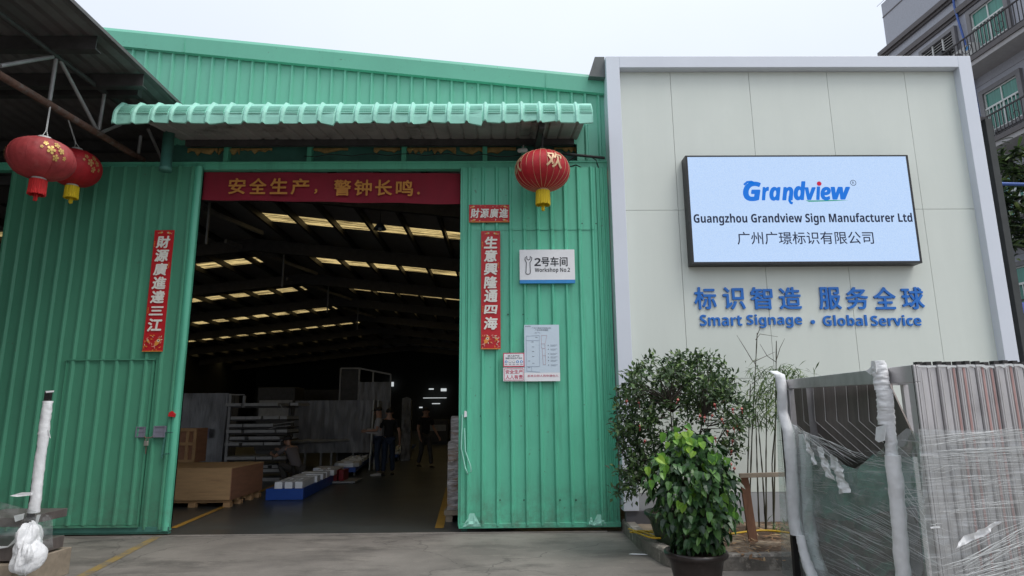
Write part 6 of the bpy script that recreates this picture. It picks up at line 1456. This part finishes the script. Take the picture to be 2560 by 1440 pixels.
for pts in (((1310, 525), (1480, 495), (1575, 485)), ((1240, 580), (1370, 545), (1525, 535)), ((1390, 738), (1460, 705), (1600, 688)), ((720, 735), (800, 755), (900, 750)), ((1380, 240), (1420, 320), (1490, 385))): mb = MB(); mb.tube([f(x, y, YRK-.1) for x, y in pts], .012, 5); mb.build('film_strip', GREYSTEEL, rk2)
# sheets leaning at the left
mb = MB()
gs = thing('wrapped_sheet_stack', 'dark stack of film wrapped sheets against the far left of the workshop', 'sheet stack', P(510, 1160, 17.2))
x0, x1 = P(380, 1060, 17.2).x, P(566, 1060, 17.2).x
mb.grid(lambda u, v: (x0+(x1-x0)*u, 17.2-.15*(1-v)+.03*noise.noise(Vector((u*6, v*5, 0))), FZ+(P(500, 983, 17.2).z-FZ)*v), 24, 16)
mb.box(x0, x1, 17.3, 17.9, FZ, P(500, 984, 17.2).z); mb.build('wrapped_sheets', GREYWRAP, gs)
mb = MB(); bx = rect(505, 1071, 522, 1095, 17.0); mb.box(bx[0], bx[1], 17.0, 17.03, bx[2], bx[3]); mb.build('paper_label', mat('pale_violet_paper', (0.24, 0.23, 0.33), .7), gs)
# film wrapped panel block, centre
YW_ = 20.0
wp = thing('wrapped_panel_block', 'long block of film wrapped dark panels standing on trestles behind the white letters', 'panel stack', P(830, 1160, YW_))
x0, x1 = P(735, 1060, YW_).x, P(932, 1060, YW_).x; z0, z1 = P(830, 1132, YW_).z, P(830, 1001, YW_).z
mb = MB(); mb.grid(lambda u, v: (x0+(x1-x0)*u, YW_+.05*noise.noise(Vector((u*14, v*3, 0)))-.02*math.sin(v*3)+(.9*max(0, u-.88)*8*.12), z0+(z1-z0)*v), 60, 24)
mb.box(x0, x1, YW_+.08, YW_+1.3, z0, z1-.01); mb.build('wrapped_panels', GREYWRAP, wp)
mb = MB(); zc = P(830, 1098, YW_).z
mb.grid(lambda u, v: (x0+(x1-x0)*(u*.72), YW_-.06-.06*math.sin(v*3.1), zc+.04*noise.noise(Vector((u*9, 1, 0)))-.13*v*(1-.4*u)), 30, 4); mb.build('loose_film', GREYSTEEL, wp)
for px in (800, 826, 760, 880):
    x = P(px, 1140, YW_).x; mb = MB(); mb.box(x-.03, x+.03, YW_+.1, YW_+.16, FZ, z0-.002); mb.build('trestle_leg', GREYSTEEL, wp)
YU = 21.5
up_ = thing('wrapped_frame_crate', 'tall steel framed crate in dusty film rising behind the wrapped panels', 'frame crate', P(915, 1000, YU))
x0, xm, x1 = P(850, 960, YU).x, P(897, 960, YU).x, P(976, 960, YU).x; zt0, zt1, zb_ = P(850, 921, YU).z, P(976, 936, YU).z, P(900, 1005, YU).z
mb = MB()
for (x, zt__) in ((x0, zt0), (xm, zt0), (P(932, 960, YU).x, (zt0+zt1)/2), (x1, zt1)): mb.box(x-.025, x+.025, YU, YU+.05, FZ, zt__)
mb.bar((x0, YU+.02, zt0), (xm, YU+.02, zt0), .05); mb.bar((xm, YU+.02, zt0), (x1, YU+.02, zt1), .05); mb.build('frame_bar', GREYSTEEL, up_)
mb = MB(); mb.box(x0+.03, xm-.03, YU+.02, YU+.06, FZ, zt0-.05); mb.build('dark_door', DARKSTEEL, up_)
mb = MB(); mb.grid(lambda u, v: (xm+.03+(x1-xm-.03)*u, YU-.03+.06*noise.noise(Vector((u*9, v*4, 1))), FZ+(zt1-.25-FZ)*v), 30, 20); mb.build('dusty_film', GREYWRAP, up_)
pr_ = thing('pole_pair', 'two slim white metal poles standing upright beside the men', 'poles', P(937, 1128, 18.8))
for px in (930, 941):
    a = P(px+5, 1000, 18.8); mb = MB(); mb.tube([(a.x-.07, 18.8, FZ), (a.x, 18.8, a.z)], .022, 8); mb.build('pole', WHITEMETAL, pr_)
mw = thing('wrapped_board', 'upright film wrapped board between the men', 'board', P(1016, 1090, 22.5))
bx = rect(1004, 992, 1027, 1096, 22.5); mb = MB(); mb.grid(lambda u, v: (bx[0]+(bx[1]-bx[0])*u, 22.5+.05*noise.noise(Vector((u*5, v*8, 2))), FZ+(bx[3]-FZ)*v-.12*abs(u-.5)*(v > .9)), 8, 30); mb.box(bx[0], bx[1], 22.57, 22.9, FZ, bx[3]-.12); mb.build('wrapped_face', mat('shiny_grey_film', (.20, .20, .21), .3, 0, .4, 3, bump=.5, bscale=12), mw)
# dark machines far behind
for i, (px0, px1, py0, Y, lab) in enumerate(((1050, 1120, 1050, 34, 'low dark machine bench far back on the right of the workshop'), (640, 735, 968, 27, 'dark boxy machine cabinet behind the storage rack'), (740, 850, 975, 30, 'dark row of machine cabinets beyond the wrapped panels'))):
    t = thing('machine', lab, 'machine', P((px0+px1)/2, 1080, Y)); x0, x1 = P(px0, 1040, Y).x, P(px1, 1040, Y).x; z1 = P(px0, py0, Y).z
    mb = MB(); mb.box(x0, x1, Y, Y+1.2, .15, z1); mb.build('cabinet', DARKSTEEL, t, bevel=.03)
    mb = MB(); mb.box(x0+.1, x1-.1, Y-.02, Y-.001, z1*.55, z1*.8); mb.build('front_panel', GREYSTEEL, t)
    mb = MB(); mb.box(x0+.05, x1-.05, Y+.05, Y+1.1, FZ, .149); mb.build('plinth', BLACK, t)
# wrapped pallet beside the right door
wpl = thing('wrapped_pallet', 'film wrapped stack of boxes on a pallet behind the right door panel', 'pallet load', P(1140, 1300, 9.75))
YP_ = 9.75; xl0 = P(1114, 1250, YP_).x; ztp = P(1132, 1040, YP_).z; zm_ = P(1125, 1105, YP_).z
mb = MB(); mb.grid(lambda u, v: (xl0+.02+1.0*u+.012*noise.noise(Vector((u*4, v*12, 3)))+.05*(v > .72), YP_+.05+.03*noise.noise(Vector((u*8, v*22, 1))), .17+(ztp-.17)*v), 20, 60)
mb.grid(lambda u, v: (xl0+.02+.012*noise.noise(Vector((u*4, v*12, 3)))+.05*(v > .72), YP_+.05+1.0*u, .17+(ztp-.17)*v), 8, 60)
mb.box(xl0+.06, xl0+1.02, YP_+.08, YP_+1.05, .17, ztp-.01); mb.build('wrapped_boxes', mat('silvery_wrapped_cardboard', (.36, .34, .335), .25, .0, .45, 5, stretch=(1, 1, 5), bump=.9, bscale=9, second=(.26, .17, .11), thr=(.5, .62), sscale=2.6, sstretch=(1, 1, 3)), wpl)
mb = MB(); mb.box(xl0-.02, xl0+1.04, YP_, YP_+1.1, .10, .165)
for x in (xl0, xl0+.46, xl0+.92): mb.box(x, x+.1, YP_+.02, YP_+1.08, FZ, .099)
mb.build('pallet', PALEBOARD, wpl)
# bell lamp hanging from the roof
YLp = 16.0; c = P(950, 568, YLp)
pl_ = thing('pendant_lamp', 'small bell shaped industrial lamp hanging from the workshop roof', 'lamp', c)
mb = MB(); mb.lathe(c, [(.03, .12), (.06, .11), (.10, .06), (.155, -.03), (.17, -.06), (.16, -.06), (.09, .05), (0, .08)], 24); mb.build('lamp_shade', mat('steel_blue_shade', (.10, .13, .17), .4, .3), pl_)
mb = MB(); mb.lathe(c, [(0, -.085), (.035, -.07), (.045, -.03), (.02, .03), (0, .04)], 14); mb.build('bulb', mat('frosted_bulb', (.7, .75, .78), .3), pl_)
mb = MB(); mb.tube([c+Vector((0, 0, .11)), (c.x, c.y, roofz(c.x)-.2)], .008, 6); mb.build('rod', BLACK, pl_)

# ------------------------------------------------------------------ people
def person(pos, face, label, shirt, trous, shoe, h=1.72, pose=None, hair=HAIR, cap=None, sleeves=True, bare_head=False, group=None):
    """pose: joints in metres for a 1.72 m figure, x to the figure's right, y forward, z up"""
    J = dict(pelvis=(0, 0, .94), waist=(0, .01, 1.08), chest=(0, 0, 1.27), neck=(0, -.01, 1.47), head=(0, .02, 1.60), crown=(0, .015, 1.665),
             ls=(-.18, 0, 1.41), le=(-.25, -.03, 1.13), lw=(-.26, .05, .88), rs=(.18, 0, 1.41), re=(.25, -.03, 1.13), rw=(.26, .05, .88),
             lh=(-.09, 0, .90), lk=(-.10, .03, .49), la=(-.11, -.02, .09), rh=(.09, 0, .90), rk=(.10, .03, .49), ra=(.11, -.02, .09), lf=None, rf=None, hd=(0, 1, 0))
    J.update(pose or {})
    k = h/1.72; cs, sn = math.cos(face), math.sin(face)
    def w_(p): return Vector((pos[0]+(p[0]*cs-p[1]*sn)*k, pos[1]+(p[0]*sn+p[1]*cs)*k, pos[2]+p[2]*k))
    V = lambda n: Vector(J[n])
    t = thing('person', label, 'person', Vector(pos), group)
    # body: one skinned surface
    vs = []; es = []
    def nd(p, r, par=None): vs.append((w_(p), (r*k if not isinstance(r, tuple) else (r[0]*k, r[1]*k)))); i = len(vs)-1; (es.append((par, i)) if par is not None else None); return i
    pe = nd(V('pelvis'), .105); wa = nd(V('waist'), .095, pe); ch = nd(V('chest'), .10, wa); ch = nd(V('chest').lerp(V('neck'), .6), .085, ch); nk = nd(V('neck'), .055, ch); hd = nd(V('head'), (.078, .092), nk); cw = nd(V('crown'), (.066, .08), hd)
    for s in 'lr':
        sh_ = nd(V(s+'s'), .058, ch); el = nd(V(s+'e'), .040, sh_); m1 = nd(V(s+'e').lerp(V(s+'w'), .4), .038, el); wr_ = nd(V(s+'w'), .026, m1)
        d = (V(s+'w')-V(s+'e')).normalized(); palm = nd(V(s+'w')+d*.06, (.036, .02), wr_)
        side = Vector((1 if s == 'l' else -1, .4, 0)).normalized(); side = (side-d*side.dot(d)).normalized(); fo = d.cross(side)
        for q, (o, L) in enumerate(((-.028, .075), (-.010, .088), (.009, .082), (.027, .064))):
            f0 = V(s+'w')+d*.095+fo*o; a = nd(f0, .009, palm); b = nd(f0+d*L*.5+side*.012, .0085, a); nd(f0+d*L*.9+side*.035, .007, b)
        a = nd(V(s+'w')+d*.05-fo*.036+side*.01, .010, palm); nd(V(s+'w')+d*.09-fo*.052+side*.02, .0085, a)
        hp_ = nd(V(s+'h'), .08, pe); kn = nd(V(s+'k'), .058, hp_); cf = nd(V(s+'k').lerp(V(s+'a'), .35), .054, kn); nd(V(s+'a'), .036, cf)
    a, b = skin(vs, es, 0, 1)
    mb = MB(); mb.add(a, b, True)
    H = V('head'); hdv = Vector(J['hd']).normalized(); rgt = hdv.cross(Vector((0, 0, 1))); rgt.normalize()
    fp = lambda u, v, o: w_(H+rgt*u+Vector((0, 0, v))+hdv*o)
    mb.tube([fp(0, .03, .088), fp(0, .005, .104), fp(0, -.012, .112), fp(0, -.018, .092)], [.009*k, .012*k, .016*k, .012*k], 8)      # nose
    for sg in (-1, 1): mb.lathe(fp(.088*sg, .0, -.005), [(0, -.03*k), (.014*k, -.015*k), (.017*k, .012*k), (0, .032*k)], 8)           # ears
    mb.build('body', SKIN, t)
    mb = MB()
    for sg in (-1, 1): mb.lathe(fp(.033*sg, .022, .088), [(0, -.007*k), (.011*k, 0), (0, .007*k)], 8)
    mb.tube([fp(-.024, -.045, .088), fp(0, -.047, .095), fp(.024, -.045, .088)], .005*k, 5); mb.build('eyes_and_mouth', mat('dark_lip_and_eye', (.10, .035, .03), .5), t)
    mb = MB()
    def hp(u, v):
        a_ = u*2*math.pi; el = -.35+1.92*v; fr = max(0, -math.cos(a_+math.pi)) 
        el = max(el, (.45 if math.cos(a_) > .3 else -.55) if v < .05 else el)
        d_ = rgt*math.sin(a_)*math.cos(el)+hdv*math.cos(a_)*math.cos(el)*1.12
        return w_(H+Vector((0, 0, .045))+d_*.094+Vector((0, 0, .088*math.sin(el))))
    mb.grid(hp, 20, 8)
    ho = mb.build('hair' if not cap else 'cap', cap or hair, t)
    if cap:
        mb = MB(); mb.prism([fp(-.07, .07, .085), fp(.07, .07, .085), fp(.055, .06, .165), fp(-.055, .06, .165)], (0, 0, .008)); mb.build('cap_peak', cap, ho)
    # shirt
    vs = []; es = []
    pe = nd(V('pelvis')+Vector((0, 0, -.01)), .142); wa = nd(V('waist'), .136, pe); ch = nd(V('chest'), .148, wa); ch = nd(V('chest').lerp(V('neck'), .6), .125, ch); nk = nd(V('neck')+Vector((0, 0, -.02)), .07, ch)
    for s in 'lr':
        a_ = nd(V(s+'s'), .074, ch); nd(V(s+'s').lerp(V(s+'e'), .75), .062, a_)
    a, b = skin(vs, es, 0, 1); mb = MB(); mb.add(a, b, True); mb.build('shirt', shirt, t)
    vs = []; es = []
    pe = nd(V('pelvis')+Vector((0, 0, .02)), .128)
    for s in 'lr':
        a_ = nd(V(s+'h'), .098, pe); b_ = nd(V(s+'k'), .074, a_); c_ = nd(V(s+'k').lerp(V(s+'a'), .5), .068, b_); nd(V(s+'a')+Vector((0, 0, .01)), .062, c_)
    a, b = skin(vs, es, 0, 1); mb = MB(); mb.add(a, b, True); mb.build('trousers', trous, t)
    for s in 'lr':
        A_ = V(s+'a'); dv = Vector(J[s+'f'] or (0, 1, 0)).normalized(); sd_ = dv.cross(Vector((0, 0, 1)))
        mb = MB()
        def shoe_(u, v):
            a_ = u*2*math.pi; L_ = .065+.075*1; c_ = A_+dv*.055; lx = .048*math.sin(a_)*(1-.15*math.cos(a_)); ly = .135*math.cos(a_)
            top_ = (.055-.03*max(0, math.cos(a_))); zz_ = [0, .02, top_*.8, top_, top_+.005][int(v*4+.5)]; sc_ = [1, 1.03, .93, .55, .0][int(v*4+.5)]
            return w_(Vector((c_.x, c_.y, A_.z-.085))+sd_*lx*sc_+dv*ly*sc_+Vector((0, 0, zz_)))
        mb.grid(shoe_, 18, 4); mb.build('shoe', shoe, t)
    return t
g1 = G(938, 1189, FZ); 
person((g1.x+.05, g1.y, FZ), R(100), 'man in grey shirt and dark cap holding a white paper beside the poles', SHIRTGREY, DENIM, SHOEW, 1.74,
       dict(le=(-.24, .04, 1.14), lw=(-.12, .30, 1.12), re=(.24, .04, 1.14), rw=(.12, .30, 1.12), hd=(.1, 1, -.25)), cap=BLACK)
qd = P(932, 1080, g1.y); pap = MB(); pap.prism([(qd.x-.14, g1.y-.22, qd.z-.02), (qd.x+.16, g1.y-.22, qd.z-.05), (qd.x+.16, g1.y+.0, qd.z+.06), (qd.x-.14, g1.y-.0, qd.z+.09)], (0, 0, .006)); tag(pap.build('paper_sheet', mat('dim_paper', (.5, .49, .52), .8)), 'sheet of white paper held by the man in the grey shirt', 'paper')
g2 = G(968, 1188, FZ)
person((g2.x+.03, g2.y-.1, FZ), R(12), 'man in black tee and dark jeans seen from behind in the doorway', TEEBLACK, DENIM, SHOEB, 1.70,
       dict(le=(-.25, .0, 1.12), lw=(-.28, .06, .87), re=(.27, -.03, 1.12), rw=(.29, .04, .86), la=(-.12, -.05, .09), ra=(.12, .12, .09), rk=(.11, .10, .49)))
g3 = G(1062, 1170, FZ)
person((g3.x, g3.y, FZ), R(215), 'man in black polo and dark trousers walking towards the door', TEEBLACK, KHAKI, SHOEB, 1.74,
       dict(le=(-.28, -.02, 1.13), lw=(-.36, .12, .90), re=(.26, .02, 1.13), rw=(.25, .12, .90), la=(-.10, .20, .10), lk=(-.10, .12, .50), ra=(.10, -.22, .12), rk=(.10, -.04, .50), hd=(.5, 1, 0)))
g4 = G(728, 1210, FZ)
person((g4.x, g4.y, FZ), R(60), 'man in taupe shirt crouching at the metal rack with his back turned', SHIRTDUST, KHAKI, SHOEB, 1.72,
       dict(pelvis=(0, -.16, .34), waist=(0, -.12, .48), chest=(0, .02, .68), neck=(0, .14, .84), head=(0, .20, .95), crown=(0, .23, 1.01), hd=(0, 1, -.3),
            ls=(-.18, .08, .80), rs=(.18, .08, .80), le=(-.24, .30, .62), re=(.24, .30, .62), lw=(-.16, .52, .66), rw=(.14, .54, .72),
            lh=(-.10, -.14, .32), rh=(.10, -.14, .32), lk=(-.14, .26, .46), rk=(.14, .24, .40), la=(-.13, .04, .09), ra=(.13, -.02, .09)))
